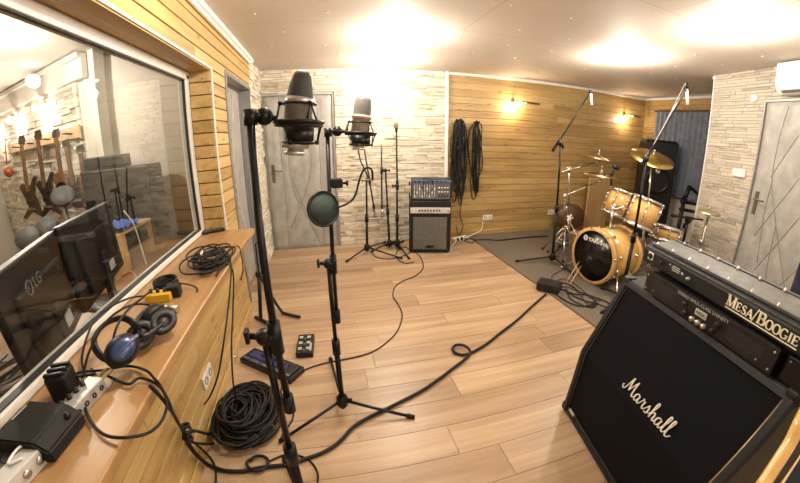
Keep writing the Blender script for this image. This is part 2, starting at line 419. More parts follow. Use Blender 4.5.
def stones(b, T, u0, u1, z0, z1, cuts, hmin=.026, hmax=.056, lmin=.08, lmax=.30, dmin=.010, dmax=.032):
    z = z0
    while z < z1-.004:
        h = random.uniform(hmin, hmax); zt = min(z+h, z1)
        if z1-zt < .02: zt = z1
        u = u0 - random.uniform(0, .2)
        while u < u1:
            l = random.uniform(lmin, lmax); a, c = max(u, u0), min(u+l, u1); u += l
            if c-a < .012: continue
            sg = [(a, c)]
            for (ca, cb, cz0, cz1) in cuts:
                if zt <= cz0 or z >= cz1: continue
                ns = []
                for p, q in sg:
                    if cb <= p or ca >= q: ns.append((p, q)); continue
                    if p < ca: ns.append((p, ca))
                    if q > cb: ns.append((cb, q))
                sg = ns
            for p, q in sg:
                if q-p < .01: continue
                b.rnd = random.random(); d = random.uniform(dmin, dmax)
                # split a course stone in two thin ones now and then
                zs = [(z, zt)]
                if random.random() < .3 and zt-z > .04: m_ = z+(zt-z)*random.uniform(.35, .65); zs = [(z, m_), (m_, zt)]
                for l_, h_ in zs:
                    b.rnd = random.random(); d = random.uniform(dmin, dmax)
                    b.box(((p+q)/2, -d/2, (l_+h_)/2), (q-p-.0015, d, h_-l_-.0015), rot=(random.uniform(-.06, .06), 0, random.uniform(-.02, .02)), M_=T, bev=.004, seg=1)
        z = zt

# left wall: window opening and door opening
WY0, WY1, WZ0, WZ1 = -.62, 2.56, .835, 2.045
DY0, DY1, DZ = 2.96, 3.93, 2.09
TL = Matrix(((0,-1,0,XW-.016),(1,0,0,0),(0,0,1,0),(0,0,0,1)))   # u->+Y, -depth -> +X
b = MB()
boards(b, TL, -1.3, 3.97, 0.06, CEIL-.02, .0905, [(WY0, WY1, WZ0, WZ1), (DY0, DY1, 0, DZ)])
struct(b.build('wall_left', 'pine_left'))
b = MB()   # masonry core behind the cladding, round the openings
for (y0, y1, z0, z1) in ((-1.4, WY0, 0, CEIL), (WY0, WY1, 0, WZ0), (WY0, WY1, WZ1, CEIL), (WY1, DY0, 0, CEIL), (DY0, DY1, DZ, CEIL), (DY1, YB+.1, 0, CEIL)):
    b.box((XW-.016-.095, (y0+y1)/2, (z0+z1)/2), (.19, y1-y0, z1-z0))
struct(b.build('wall_left', 'brown_wood_dark'))
b = MB(); T = Matrix(((0,-1,0,XW-.016),(1,0,0,0),(0,0,1,0),(0,0,0,1)))
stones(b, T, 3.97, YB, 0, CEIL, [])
struct(b.build('wall_left', 'stone'))
# back wall
b = MB(); b.box(((XW+XF)/2, YB+.06, CEIL/2), (XF-XW+.4, .1, CEIL)); struct(b.build('wall_back', 'wall_plain'))
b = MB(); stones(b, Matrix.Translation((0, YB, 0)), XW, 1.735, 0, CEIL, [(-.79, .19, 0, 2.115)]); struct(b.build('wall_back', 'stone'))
b = MB(); boards(b, Matrix.Translation((0, YB+.008, 0)), 1.775, XF, .05, CEIL-.04, .1, []); struct(b.build('wall_back', 'pine_back'))
# far right (curtain) wall
b = MB(); b.box((XF+.06, 3.4, CEIL/2), (.1, 3.4, CEIL)); struct(b.build('wall_right', 'wall_plain'))
TF = Matrix(((0,1,0,XF),(1,0,0,0),(0,0,1,0),(0,0,0,1)))
b = MB(); boards(b, TF, 1.8, YB, 2.18, CEIL-.04, .1, []); boards(b, TF, 4.36, YB, .0, 2.18, .1, []); struct(b.build('wall_right', 'pine_back'))
# right stone wall with the padded door; slightly skewed to the room
RC = V((4.36, 2.47, 0)); RD = V((-.23, -.973, 0)); RN = V((-.973, .23, 0))
TR = Matrix(((RD.x, -RN.x, 0, RC.x), (RD.y, -RN.y, 0, RC.y), (0,0,1,0), (0,0,0,1)))
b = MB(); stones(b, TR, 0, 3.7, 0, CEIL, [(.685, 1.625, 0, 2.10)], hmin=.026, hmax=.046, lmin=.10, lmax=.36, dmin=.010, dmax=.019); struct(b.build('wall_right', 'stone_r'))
b = MB(); b.box((1.85, .06, CEIL/2), (3.7, .12, CEIL), M_=TR); b.box((.06, .9, CEIL/2), (.12, 1.6, CEIL), M_=TR); struct(b.build('wall_right', 'wall_plain'))
# wall behind the camera
b = MB(); b.box((1.4, -1.25, CEIL/2), (5.2, .1, CEIL)); struct(b.build('wall_front', 'wall_plain'))

# trims
b = MB()
b.box((XW+.028, 1.30, CEIL-.022), (.056, 5.2, .044), bev=.012); b.box((XW+.02, 1.30, CEIL-.055), (.03, 5.2, .03), bev=.01)
b.ball((XW+.03, 3.92, CEIL-.035), .035)
struct(b.build('trim_1', 'white_paint'))
b = MB(); b.box(((1.76+XF)/2, YB-.018, CEIL-.022), (XF-1.76, .045, .044), bev=.012); struct(b.build('trim_2', 'white_paint'))
b = MB(); b.box((XF-.03, 3.6, CEIL-.022), (.05, 2.2, .044), bev=.012); struct(b.build('trim_3', 'white_paint'))
b = MB(); b.box((1.755, YB-.03, CEIL/2), (.045, .05, CEIL), bev=.006); struct(b.build('trim_4', 'white_paint'))
b = MB(); b.box((-.004, -.012, CEIL/2), (.014, .036, CEIL), bev=.004, M_=TR); b.ball(TR @ V((-.005, -.02, CEIL-.03)), .025); struct(b.build('trim_5', 'white_paint'))
b = MB(); b.box((XW+.006, .82, .032), (.014, 4.28, .064), bev=.004); struct(b.build('baseboard_left', 'pine_left'))
b = MB(); b.box(((1.78+XF)/2, YB-.016, .035), (XF-1.78, .018, .07), bev=.004); struct(b.build('baseboard_back', 'pine_back'))

# ------------------------------------------------------------------ window between the rooms
b = MB(); t = .018; XT = XW+.004
b.box((XT, (WY0+WY1)/2, WZ1+.004), (.010, WY1-WY0+.03, .013)); b.box((XT, WY1+.004, (WZ1+.87)/2), (.010, .014, WZ1-.87))
struct(b.build('trim_6', 'white_paint'))
b = MB(); boards(b, Matrix.Translation((0, WY1+.004, 0)), -.93, -.775, .86, CEIL-.02-.0905*4, .0905, [], th=.014)
b.box((XW-.082, (WY0+WY1)/2, WZ1-.004), (.16, WY1-WY0, .012)); struct(b.build('trim_7', 'pine_left'))
FX = -.962; FW = .058
b = MB()
b.box((FX, (WY0+WY1)/2, WZ1-.012-FW/2), (.07, WY1-WY0-.02, FW), bev=.008); b.box((FX, (WY0+WY1)/2, .872+.015), (.07, WY1-WY0-.02, .030), bev=.006)
b.box((FX, WY1-.012-FW/2, (WZ0+WZ1)/2), (.07, FW, WZ1-WZ0-.06), bev=.008); b.box((FX, WY0+.012+FW/2, (WZ0+WZ1)/2), (.07, FW, WZ1-WZ0-.06), bev=.008)
win = struct(b.build('window_1', 'frame_white'))
gy0, gy1, gz0, gz1 = WY0+.012+FW, WY1-.012-FW, .872+.030, WZ1-.012-FW
b = MB()
for (c, s_) in (((FX+.010, (gy0+gy1)/2, gz1), (.02, gy1-gy0, .007)), ((FX+.010, (gy0+gy1)/2, gz0), (.03, gy1-gy0, .010)), ((FX+.010, gy1, (gz0+gz1)/2), (.02, .007, gz1-gz0)), ((FX+.010, gy0, (gz0+gz1)/2), (.02, .007, gz1-gz0))): b.box(c, s_)
b.build('rubber_seal', 'seal', win, world=True)
b = MB(); b.quad((FX, gy0, gz0), (FX, gy1, gz0), (FX, gy1, gz1), (FX, gy0, gz1)); b.build('pane', 'glass', win, world=True)
# sill shelf
b = MB(); b.rnd = .4
b.box(((-.985-.545)/2, (WY0+2.545)/2, .85), (.44, 2.545-WY0, .04), bev=.008, seg=3)
sill = tag(b.build('window_sill_shelf', 'sill_wood'), 'long brown wooden sill shelf under the control room window, loaded with headphones and cables', 'shelf')
b = MB(); 
# ------------------------------------------------------------------ doors
def seams(b, curves, T, r=.006):
    for c in curves:
        P = spl([T @ V((u, -.004, z)) for u, z in c], 8); b.tube(P, r, 6)
def padded(name, T, w, h, curves, handle_u, mat='door_pad', handle=True):
    """T maps (u, depth<0 toward the viewer, z)"""
    fr = MB(); f = .015
    fr.box((-f/2, -.005, h/2), (f, .05, h), M_=T); fr.box((w+f/2, -.005, h/2), (f, .05, h), M_=T); fr.box((w/2, -.005, h+f/2), (w+2*f, .05, f), M_=T)
    d = struct(fr.build(name, 'door_frame'))
    lf = MB(); n1, n2 = 40, 84; g = []
    CV = [[V((u, z)) for u, z in [(p.x, p.z) for p in spl([V((u, 0, z)) for u, z in c], 10)]] for c in curves]
    for j in range(n2+1):
        row = []
        for i in range(n1+1):
            u, z = w*i/n1, .008+(h-.012)*j/n2
            e = min(u, w-u, z, h-z); bulge = .020*min(1, (e/.05))**.6
            dm = min((min((p-V((u, z))).length for p in c) for c in CV), default=1)
            bulge *= .45 + .55*min(1, max(0, dm-.014)/.05)
            row.append(lf.bm.verts.new(T @ V((u, -bulge-.006, z))))
        g.append(row)
    for j in range(n2):
        for i in range(n1): lf._f([g[j][i], g[j][i+1], g[j+1][i+1], g[j+1][i]], True)
    lf.box((w/2, .01, h/2), (w-.004, .03, h-.004), M_=T)
    leaf = lf.build('door_leaf', mat, d, world=True)
    sm = MB()
    for c in curves: sm.tube(spl([T @ V((u, -.0165, z)) for u, z in c], 8), .0042, 6)
    sm.build('stitched_seam', 'door_seam', leaf, world=True)
    if handle:
        hb = MB(); hb.box((handle_u, -.03, 1.07), (.042, .012, .24), M_=T, bev=.005)
        s_ = 1 if handle_u < w/2 else -1
        hb.tube([T @ V(p) for p in ((handle_u, -.03, 1.11), (handle_u, -.075, 1.11), (handle_u+.02*s_, -.08, 1.11), (handle_u+.12*s_, -.078, 1.105))], .009, 8)
        hb.build('door_handle', 'bronze', leaf, world=True)
    return d
# back door: arcs stitched into the padding
T = Matrix.Translation((-.745, YB-.012, 0))
padded('door_1', T, .905, 2.085, [[(.20,.02),(.22,.7),(.205,1.4),(.21,2.06)], [(.42,2.06),(.33,1.55),(.30,1.15),(.36,.75),(.52,.38),(.66,.03)], [(.36,2.06),(.52,1.62),(.60,1.25),(.55,.95),(.42,.62),(.25,.3)], [(.33,1.0),(.45,.62),(.62,.35),(.88,.16)], [(.70,2.06),(.72,1.4),(.71,.7),(.70,.02)]], .085)
# right door: diamond stitching
T = TR @ Matrix.Translation((.705, -.004, 0))
dp = lambda L_: [((V(p)-RC).dot(RD)-.705, V(p).z) for p in L_]
padded('door_2', T, .90, 2.085, [dp(L_) for L_ in ([(4.118, 1.533, 0.397), (4.081, 1.377, 0.733), (4.049, 1.240, 1.029)], [(4.143, 1.640, 0.733), (4.106, 1.483, 1.067), (4.070, 1.329, 1.377)], [(4.071, 1.336, 0.184), (4.043, 1.217, 0.381), (4.018, 1.112, 0.579)], [(4.135, 1.607, 1.353), (4.114, 1.516, 1.560), (4.090, 1.413, 1.773)], [(4.123, 1.554, 2.040), (4.133, 1.598, 1.717), (4.130, 1.585, 1.306), (4.096, 1.439, 0.907), (4.059, 1.286, 0.581), (4.028, 1.154, 0.325)], [(4.130, 1.585, 1.306), (4.131, 1.589, 0.970), (4.116, 1.527, 0.488)], [(4.096, 1.439, 0.907), (4.089, 1.413, 0.532), (4.076, 1.354, 0.231)])], .085)
# left door, set back in its opening
T = Matrix(((0,-1,0,XW-.13),(1,0,0,0),(0,0,1,0),(0,0,0,1))) @ Matrix.Translation((DY0+.03, 0, 0))
padded('door_3', T, DY1-DY0-.06, DZ-.03, [[(.2,.02),(.22,1.0),(.2,2.0)], [(.6,2.0),(.45,1.3),(.6,.5)]], .8, handle=False)
b = MB()
b.box((XW-.055, DY0+.006, DZ/2), (.13, .016, DZ)); b.box((XW-.055, DY1-.006, DZ/2), (.13, .016, DZ)); b.box((XW-.055, (DY0+DY1)/2, DZ-.006), (.13, DY1-DY0, .016))
b.box((XW+.003, DY0-.012, DZ/2), (.014, .034, DZ)); b.box((XW+.003, (DY0+DY1)/2, DZ+.012), (.014, DY1-DY0+.05, .026))
struct(b.build('trim_8', 'door_frame'))

# ------------------------------------------------------------------ ceiling lamps, screws, wall lamps
def point(name, loc, e, col, r=.04):
    l = bpy.data.lights.new(name, 'POINT'); l.energy = e; l.color = col; l.shadow_soft_size = r
    o = bpy.data.objects.new(name, l); C.objects.link(o); o.location = loc; return o
WARM = (1.0, .90, .76)
LAMPS = [((.722, 3.10), 'glowing round ceiling lamp in front of the back stone wall', 60),
         ((3.02, 2.72), 'glowing round ceiling lamp above the bass drum', 56),
         ((2.824, 1.445), 'glowing round ceiling lamp above the guitar amplifier and the air conditioner', 52),
         ((.80, 4.12), 'glowing round ceiling lamp close to the back stone wall', 52),
         ((.0, 1.35), 'unseen round ceiling lamp overhead, added to brighten the pine wall and foreground', 62),  # out of view, added to light the pine wall and the foreground
         ((1.6, -.3), 'unseen round ceiling lamp added behind the camera to brighten the foreground', 60)]  # added fill behind the camera for the lower left pine
for (x, y), lab, e in LAMPS:
    t = thing('ceiling_lamp', lab, 'lamp', (x, y, CEIL), 0, 'ceiling lamps')
    b = MB(); b.lathe([(0,0),(.092,0),(.092,-.012),(.088,-.018),(0,-.018)], n=32); b.build('lamp_rim', 'white_plastic', t)
    b = MB(); b.lathe([(.086,-.018),(.080,-.026),(.05,-.030),(0,-.031)], n=28); b.build('diffuser', 'lamp_glow', t)
    point('ceiling_light', (x, y, CEIL-.17), e, WARM, .06)
b = MB()
for i in range(12):
    for j in range(9):
        x, y = -.45+.52*i+((j % 2)*.16), .75+.46*j
        if x < 5.7 and y < 4.6 and not (x > 4.1 and y < 2.6): b.cyl((x, y, CEIL+.001), (x, y, CEIL-.004), .011, .009, 8)
struct(b.build('ceiling', 'white_plastic'))
def wall_lamp(x0, x1, z, lab, e):
    t = thing('picture_lamp', lab, 'lamp', ((x0+x1)/2, YB, z), 0, 'picture lamps on the wood wall')
    L = x1-x0
    b = MB(); b.tube([(-L*.42, -.11, 0), (L*.5, -.11, -.012)], .014, 10); b.build('lamp_tube', 'bronze', t)
    b = MB(); b.box((-L*.42, -.012, 0), (.06, .022, .09), bev=.006); b.tube([(-L*.42, -.02, 0), (-L*.42, -.11, 0)], .008, 8); b.build('bracket', 'bronze', t)
    b = MB(); b.tube([(-L*.38, -.108, -.016), (-L*.05, -.108, -.018)], .009, 8); b.build('bulb', 'bulb', t)
    point('picture_light', (x0+.05*L, YB-.12, z-.10), e, (1.0,.74,.5), .03)
wall_lamp(2.80, 3.27, 2.07, 'dark picture lamp on the wood wall above the hanging cables', 16)
wall_lamp(5.22, 5.60, 2.07, 'dark picture lamp on the wood wall above the tall black speaker', 11)

# ------------------------------------------------------------------ carpet, curtain
b = MB(); b.prism([(2.13,.05),(3.70,.05),(4.27,2.36),(4.42,2.62),(5.80,2.62),(5.80,4.66),(2.13,4.66)], .008)
cp = tag(b.build('carpet', 'carpet'), 'brown woven carpet laid under the drum kit', 'carpet')
b = MB(); b.box((2.13, 2.355, .005), (.012, 4.61, .011)); b.build('binding', 'carpet_edge', cp, world=True)
b = MB(); n = 160; top, bot = [], []
for i in range(n+1):
    y = 2.3+2.06*i/n; d = .03*math.sin(i*.82+.6*math.sin(i*.21)); d2 = .038*math.sin(i*.82+.9*math.sin(i*.17)+.3)
    top.append(b.bm.verts.new((XF-.09+d, y, 2.17))); bot.append(b.bm.verts.new((XF-.09+d2, y, .72)))
mid = [b.bm.verts.new((a.co+c.co)/2+V((.006*math.sin(k), 0, 0))) for k, (a, c) in enumerate(zip(top, bot))]
for i in range(n): b._f([top[i], top[i+1], mid[i+1], mid[i]], True); b._f([mid[i], mid[i+1], bot[i+1], bot[i]], True)
cu = tag(b.build('curtain', 'curtain'), 'grey blue pleated curtain hanging behind the drum kit', 'curtain')
b = MB(); b.tube([(XF-.09, 2.25, 2.185), (XF-.09, 4.4, 2.185)], .014, 8); b.build('curtain_rod', 'brown_wood_dark', cu, world=True)

# ------------------------------------------------------------------ wall fittings
def socket(name, lab, T, n, cat='socket', group=None, sz=.082):
    t = thing(name, lab, cat, T.translation, 0, group)
    b = MB(); b.box((0, -.006, 0), (sz*n, .012, sz), bev=.004, M_=T); b.build('cover_plate', 'white_plastic', t, world=True)
    for i in range(n):
        x = (i-(n-1)/2)*sz
        b = MB()
        if name == 'wall_socket':
            b.torus(T @ V((x, -.013, 0)), T.to_3x3() @ V((0,1,0)), .021, .003, 20, 6); b.cyl(T @ V((x-.009,-.010,0)), T @ V((x-.009,-.0135,0)), .003, n=8); b.cyl(T @ V((x+.009,-.010,0)), T @ V((x+.009,-.0135,0)), .003, n=8)
            b.build('socket_face', 'grey_logo', t, world=True)
        else:
            b.box((x, -.014, 0), (sz*.7, .006, sz*.72), bev=.002, M_=T, rot=(.06,0,0)); b.build('rocker', 'white_plastic', t, world=True)
TB = lambda x, z: Matrix.Translation((x, YB-.01, z))
socket('wall_socket', 'white double socket on the wood wall with a white flex plugged in', TB(2.486, .27), 2)
socket('wall_socket', 'white double socket on the wood wall behind the left boom stand', TB(3.74, .30), 2)
TLW = Matrix(((0,-1,0,XW),(1,0,0,0),(0,0,1,0),(0,0,0,1)))
q = (-0.760, 1.604, 0.265)
socket('wall_socket', 'white double socket low on the pine wall under the sill shelf', Matrix.Translation((XW, q[1], q[2])) @ Matrix(((0,-1,0,0),(1,0,0,0),(0,0,1,0),(0,0,0,1))), 2)
q = V((4.223, 1.976, 1.341))
uq = (q-RC).dot(RD)
socket('light_switch', 'white double light switch on the right stone wall beside the padded door', TR @ Matrix.Translation((uq, -.024, q.z)), 2, 'switch')
q = V((4.214, 1.938, 2.134)); uq = (q-RC).dot(RD)
b = MB(); b.lathe([(0,.014),(.03,.013),(.042,.006),(.044,0)], TR @ V((uq, -.022, q.z)), RN, 24)
tag(b.build('wall_cover_disc', 'white_plastic'), 'small round white cover disc high on the right stone wall', 'cover')
# air conditioner
q = V((4.064, 1.651, 2.126)); uq = (q-RC).dot(RD)
uq += .05
t = thing('air_conditioner', 'white split air conditioner mounted above a grey padded door', 'air conditioner', TR @ V((uq+.4, 0, 2.13)))
b = MB(); prof = [(0,.0),(-.12,.0),(-.175,.04),(-.20,.10),(-.20,.27),(-.17,.285),(0,.285)]
T = TR @ Matrix(((0,0,1,uq),(1,0,0,-.02),(0,1,0,2.13),(0,0,0,1))); b.prism(prof, .82, T); b.build('housing', 'white_plastic', t, world=True)
b = MB(); b.box((uq+.41, -.205, 2.235), (.74, .012, .012), M_=TR); b.box((uq+.41, -.175, 2.152), (.72, .02, .022), M_=TR, rot=(.5,0,0)); b.build('air_slot', 'dark_steel', t, world=True)
b = MB(); b.box((uq+.41, -.212, 2.318), (.78, .014, .15), M_=TR, bev=.006); b.build('front_flap', 'white_plastic', t, world=True)

exec_parts = []
# ------------------------------------------------------------------ control room behind the window
b = MB(); b.box((-3.3, 2.2, -.05), (4.7, 7.2, .1)); struct(b.build('floor', 'desk_wood'))
for (x, y), lab in (((-2.45, 2.35), 'round ceiling lamp added in the control room to whiten the top of the window'),):  # lamp added so the upper part of the window glows white
    t = thing('ceiling_lamp', lab, 'lamp', (x, y, CEIL+.05), 0, 'ceiling lamps')
    b = MB(); b.lathe([(0,0),(.14,0),(.14,-.016),(.12,-.022),(0,-.018)], n=32); b.build('lamp_rim', 'white_plastic', t)
    b = MB(); b.lathe([(.12,-.019),(.11,-.026),(0,-.03)], n=28); b.build('diffuser', 'lamp_glow', t)
    point('added_control_light', (x, y, CEIL-.10), 75, WARM, .06)
b = MB(); b.box((-3.3, 2.2, CEIL+.10), (4.7, 7.2, .1)); struct(b.build('ceiling', 'wall_plain'))
GR = V((-2.4, 3.35, 0)); GD = V((-.863, .505, 0)); GNv = V((-.505, -.863, 0))
TG = Matrix(((GD.x, -GNv.x, 0, GR.x), (GD.y, -GNv.y, 0, GR.y), (0,0,1,0), (0,0,0,1)))
b = MB(); stones(b, TG, -.08, 3.1, 0, 2.24, [], hmin=.05, hmax=.09, lmin=.15, lmax=.45); struct(b.build('wall_back', 'stone_c'))
b = MB(); b.box((1.4, .06, 1.25), (3.6, .1, 2.5), M_=TG); struct(b.build('wall_back', 'wall_plain'))
b = MB(); b.box((1.4, -.03, 2.33), (3.4, .06, .18), M_=TG, bev=.006); b.box((1.4, -.05, 2.44), (3.4, .10, .05), M_=TG, bev=.012); struct(b.build('trim_9', 'wall_plain'))
b = MB(); b.box((-1.64, 3.36, 1.25), (1.5, .1, 2.5)); struct(b.build('wall_back', 'wall_plain'))
b = MB(); b.box((-5.2, 2.2, 1.25), (.1, 7, 2.5)); b.box((-3.2, -1.35, 1.25), (4.6, .1, 2.5)); struct(b.build('wall_left', 'wall_plain'))
for s_, z, e in ((1.64, 2.02, 17), (.70, 2.04, 20), (2.5, 2.0, 14)):
    p = TG @ V((s_, -.16, z)); point('control_wall_light', p, e, (1.0,.92,.80), .03)
    t = thing('wall_spotlight', {1.64: 'small glowing wall spotlight above the middle of the guitar rail', .70: 'small glowing wall spotlight above the right end of the guitar rail', 2.5: 'small glowing wall spotlight at the left end of the guitar wall'}[s_], 'lamp', TG @ V((s_, 0, z+.1)), 0, 'spotlights over the guitar wall')
    b = MB(); b.cyl(TG @ V((s_, -.02, z+.12)), TG @ V((s_, -.14, z+.10)), .012, n=8); b.cyl(TG @ V((s_, -.14, z+.13)), TG @ V((s_, -.14, z+.05)), .03, .038, 12); b.build('lamp_housing', 'white_plastic', t, world=True)
    b = MB(); b.ball(TG @ V((s_, -.14, z+.055)), .03, 10); b.build('bulb', 'lamp_glow', t, world=True)
# guitar rail with hooks
ra, rb = V((-4.332, 4.428, 1.775)), V((-2.340, 3.263, 1.774)); sa, sb = (ra-GR).dot(GD), (rb-GR).dot(GD); rz = (ra.z+rb.z)/2
b = MB(); b.rnd = .8; b.box(((sa+sb)/2, -.045, rz), (abs(sa-sb), .025, .13), M_=TG, bev=.004)
rail = tag(b.build('guitar_rail', 'pale_wood'), 'long pale wooden guitar rail on the stone wall behind the window', 'rail')
for i, s_ in enumerate((sb+(sa-sb)*k for k in (.80, .57, .33, .08))):
    b = MB(); b.tube([TG @ V((s_-.03, -.13, rz)), TG @ V((s_-.03, -.055, rz-.01)), TG @ V((s_+.03, -.055, rz-.01)), TG @ V((s_+.03, -.13, rz))], .007, 6); b.build('hook', 'black_metal', rail, world=True)
b = MB(); b.tube([TG @ V((sb, -.06, rz-.06)), TG @ V((sa, -.06, rz-.06))], .004, 6); b.build('cable_guide', 'rubber', rail, world=True)
def guitar(lab, top, bot, outline, mat, acoustic=False, head=1):
    """top = head end, bot = body end, as points on the wall plane; outline in units of body length"""
    top, bot = V(top), V(bot); y = (top-bot); L = y.length; vd = V((bot.x, bot.y, 0)).normalized(); x = (V((vd.y, -vd.x, 0))*.6 - GD*.4).normalized()
    y = y.normalized(); x = (x - y*x.dot(y)).normalized(); T = frame_T(bot, x, y)
    t = thing('electric_guitar' if not acoustic else 'acoustic_guitar', lab, 'guitar', bot, 0, 'guitars hanging on the control room wall')
    k = L*.46
    b = MB(); b.prism([(px*k*(.62 if outline is EXPL else .8), py*k) for px, py in outline], .045 if not acoustic else .09, T @ Matrix.Translation((0,0,-.02))); body = b.build('body', mat, t, world=True)
    b = MB(); b.box((0, L*.62, .035), (.040, L*.56, .022), M_=T, bev=.004); b.build('neck', 'neck', t, world=True)
    b = MB(); b.prism([(-.026, L*.89), (.026, L*.89), (.045, L*.95), (.035*head, L*1.01), (-.02, L*.99), (-.035, L*.93)], .018, T @ Matrix.Translation((0,0,.02))); hd = b.build('headstock', 'guitar_dark', t, world=True)
    b = MB()
    for i in range(3):
        for sx in (-1, 1): b.cyl(T @ V((sx*.035, L*(.905+.03*i), .03)), T @ V((sx*.062, L*(.905+.03*i), .03)), .006, n=6)
    b.each('tuning_peg', 'chrome', hd, world=True)
    b = MB()
    if acoustic: b.lathe([(0,.0),(.05,.0),(.052,.002),(.056,0)], T @ V((0, k*.62, .071)), T.to_3x3() @ V((0,0,1)), 20)
    else: b.box((0, k*.62, .03), (.085, .035, .012), M_=T); b.box((0, k*.42, .03), (.085, .035, .012), M_=T)
    b.each('sound_hole' if acoustic else 'pickup', 'black_plastic', t, world=True)
    b = MB(); b.box((0, k*.25, .032 if not acoustic else .075), (.11, .022, .014), M_=T); b.each('bridge', 'steel' if not acoustic else 'black_plastic', t, world=True)
    return t
EXPL = [(-.10,.30),(-.42,.0),(-.30,-.05),(.06,.16),(.42,.02),(.30,.42),(.22,.62),(.40,1.12),(.30,1.14),(.08,.86),(-.08,.88),(-.26,.92),(-.36,.82),(-.20,.55)]
ACOU = [(.34*math.cos(a)*(1 if True else 1), .32+.34*math.sin(a)) for a in [(-PI*.5+PI*.16*i) for i in range(0, 6)]] + [(.21,.66),(.25,.82),(.22,.96),(.10,1.03),(-.10,1.03),(-.22,.96),(-.25,.82),(-.21,.66)] + [(.34*math.cos(a), .32+.34*math.sin(a)) for a in [(PI*.7+PI*.16*i) for i in range(0, 5)]]
STRAT = [(.0,-.02),(.22,.03),(.31,.22),(.22,.5),(.27,.78),(.20,.98),(.12,.86),(.06,.78),(-.08,.80),(-.14,.98),(-.25,1.06),(-.24,.82),(-.19,.52),(-.31,.25),(-.22,.03)]
guitar('dark angular electric guitar, leftmost on the pale rail behind the window', (-3.493, 3.792, 1.868), (-3.679, 3.901, 0.904), EXPL, 'guitar_dark')
guitar('dark angular electric guitar hanging between another angular one and the brown acoustic guitar', (-3.021, 3.516, 1.867), (-3.148, 3.591, 0.953), EXPL, 'guitar_dark')
guitar('brown acoustic guitar hanging on the rail behind the window', (-2.605, 3.273, 1.825), (-2.658, 3.304, 1.048), ACOU, 'guitar_brown', True)
guitar('dark round-bodied guitar hanging half behind the brown acoustic guitar', (-2.426, 3.168, 1.702), (-2.418, 3.164, 1.065), [(x*1.0, y) for x, y in STRAT], 'guitar_dark')
guitar('amber sunburst electric guitar at the right end of the rail beside the wide black cabinet', (-2.180, 3.024, 1.633), (-2.188, 3.029, 1.025), STRAT, 'guitar_amber')
q0, q1 = V((-4.323, 4.383, 1.764)), V((-4.451, 4.457, 1.475))
t = thing('hanging_lantern', 'small red round ornament hanging left of the guitars', 'ornament', q1)
b = MB(); b.ball(q1, (.06,.06,.075), 16); b.build('globe', 'red_glossy', t, world=True)
b = MB(); b.tube([q0+V((0,0,.16)), q1+V((0,0,.1))], .008, 6); b.build('cord', 'red_cable', t, world=True)
# electronic drum pads on stands in front of the guitars
for px, r_, lab in (((-2.300, 2.326, 0.994), .095, 'round grey electronic drum pad rising behind the logo monitor'), ((-2.300, 2.546, 1.020), .095, 'round grey electronic drum pad behind the gap between the monitors'), ((-2.300, 2.817, 1.223), .105, 'grey cymbal pad raised on a thin pole before the acoustic guitar')):
    p = V(px); t = thing('drum_pad', lab, 'drum pad', (p.x, p.y, 0), 0, 'electronic drum pads')
    ax = V((.35, -.75, .75)); b = MB(); b.lathe([(0,.018),(r_*.9,.015),(r_,.006),(r_,-.012),(r_*.85,-.02),(0,-.02)], p, ax, 28); b.build('pad', 'epad', t, world=True)
    b = MB(); b.cyl((p.x, p.y, 0), (p.x, p.y, p.z-.01), .014, n=8)
    for k in range(3): b.tube([(p.x, p.y, .22), (p.x+.25*math.cos(k*2.1), p.y+.25*math.sin(k*2.1), .01)], .010, 6)
    b.build('stand', 'steel' if r_ > .10 else 'black_metal', t, world=True)
# desk
b = MB(); b.rnd = .3; b.box((-1.475, .9, .68), (.92, 4.3, .04), bev=.006); desk = tag(b.build('control_desk', 'desk_wood'), 'long brown desk running under the far side of the window', 'desk')
b = MB(); b.box((-1.15, .9, .33), (.03, 4.2, .66)); b.build('modesty_panel', 'desk_wood', desk, world=True)
for y_ in (-1.1, 2.9):
    b = MB(); b.box((-1.46, y_, .33), (.8, .04, .66)); b.build('leg', 'desk_wood', desk, world=True)
def monitor(c, w, h, lab, base, tilt, logo, yaw=0):
    t = thing('computer_monitor', lab, 'monitor', (base[0], base[1], .70), yaw, 'computer monitors on the desk')
    z0 = c[2]-.70; R = Matrix.Translation((c[0]-base[0], c[1]-base[1], z0)) @ Matrix.Rotation(tilt, 4, 'Y')
    b = MB(); b.box((0,0,0), (.028, w, h), M_=R, bev=.008); b.box((.018, 0, -.02), (.03, w*.72, h*.66), M_=R, bev=.012); b.build('housing', 'lcd_back', t)
    b = MB(); b.box((-.016, 0, .008), (.004, w-.03, h-.05), M_=R); b.build('screen', 'dark_led', t)
    b = MB(); b.box((0, 0, h/2+.003), (.03, w-.004, .006), M_=R); b.build('top_edge', 'grey_logo', t)
    b = MB(); b.box((.03, 0, z0*.5-.01), (.035, .07, z0), bev=.008); b.build('stand_neck', 'black_plastic', t)
    b = MB()
    if logo: b.box((.0, 0, .010), (.20, .28, .02), bev=.008)
    else: b.lathe([(0,.026),(.09,.02),(.135,.010),(.14,0),(0,0)], n=36)
    b.build('stand_base', 'black_plastic', t)
    b = MB(); b.box((.036, w*.12, -h*.28), (.008, .09, .05), M_=R); b.build('rating_label', 'silver_ink', t)
    if logo:
        T = R @ frame_T((.0345, -.06, h*.27), (0,1,0), (0,0,1))
        text_bm('LG', .065, T, .0008).build('logo', 'grey_logo', t)
        b = MB(); b.torus((.034, -.145, h*.27), (1,0,0), .026, .003, 24, 5); b.lathe([(0,.001),(.006,.001),(.006,0)], (.034,-.152,h*.275), (1,0,0), 8)
        for v in b.bm.verts: v.co = R @ v.co
        b.build('logo', 'grey_logo', t)
    return t
monitor((-1.154, 1.142, .99), .68, .42, 'black computer monitor on a square foot behind the window, grey logo on its back', (-1.154, 1.142), -.04, True, math.radians(23))
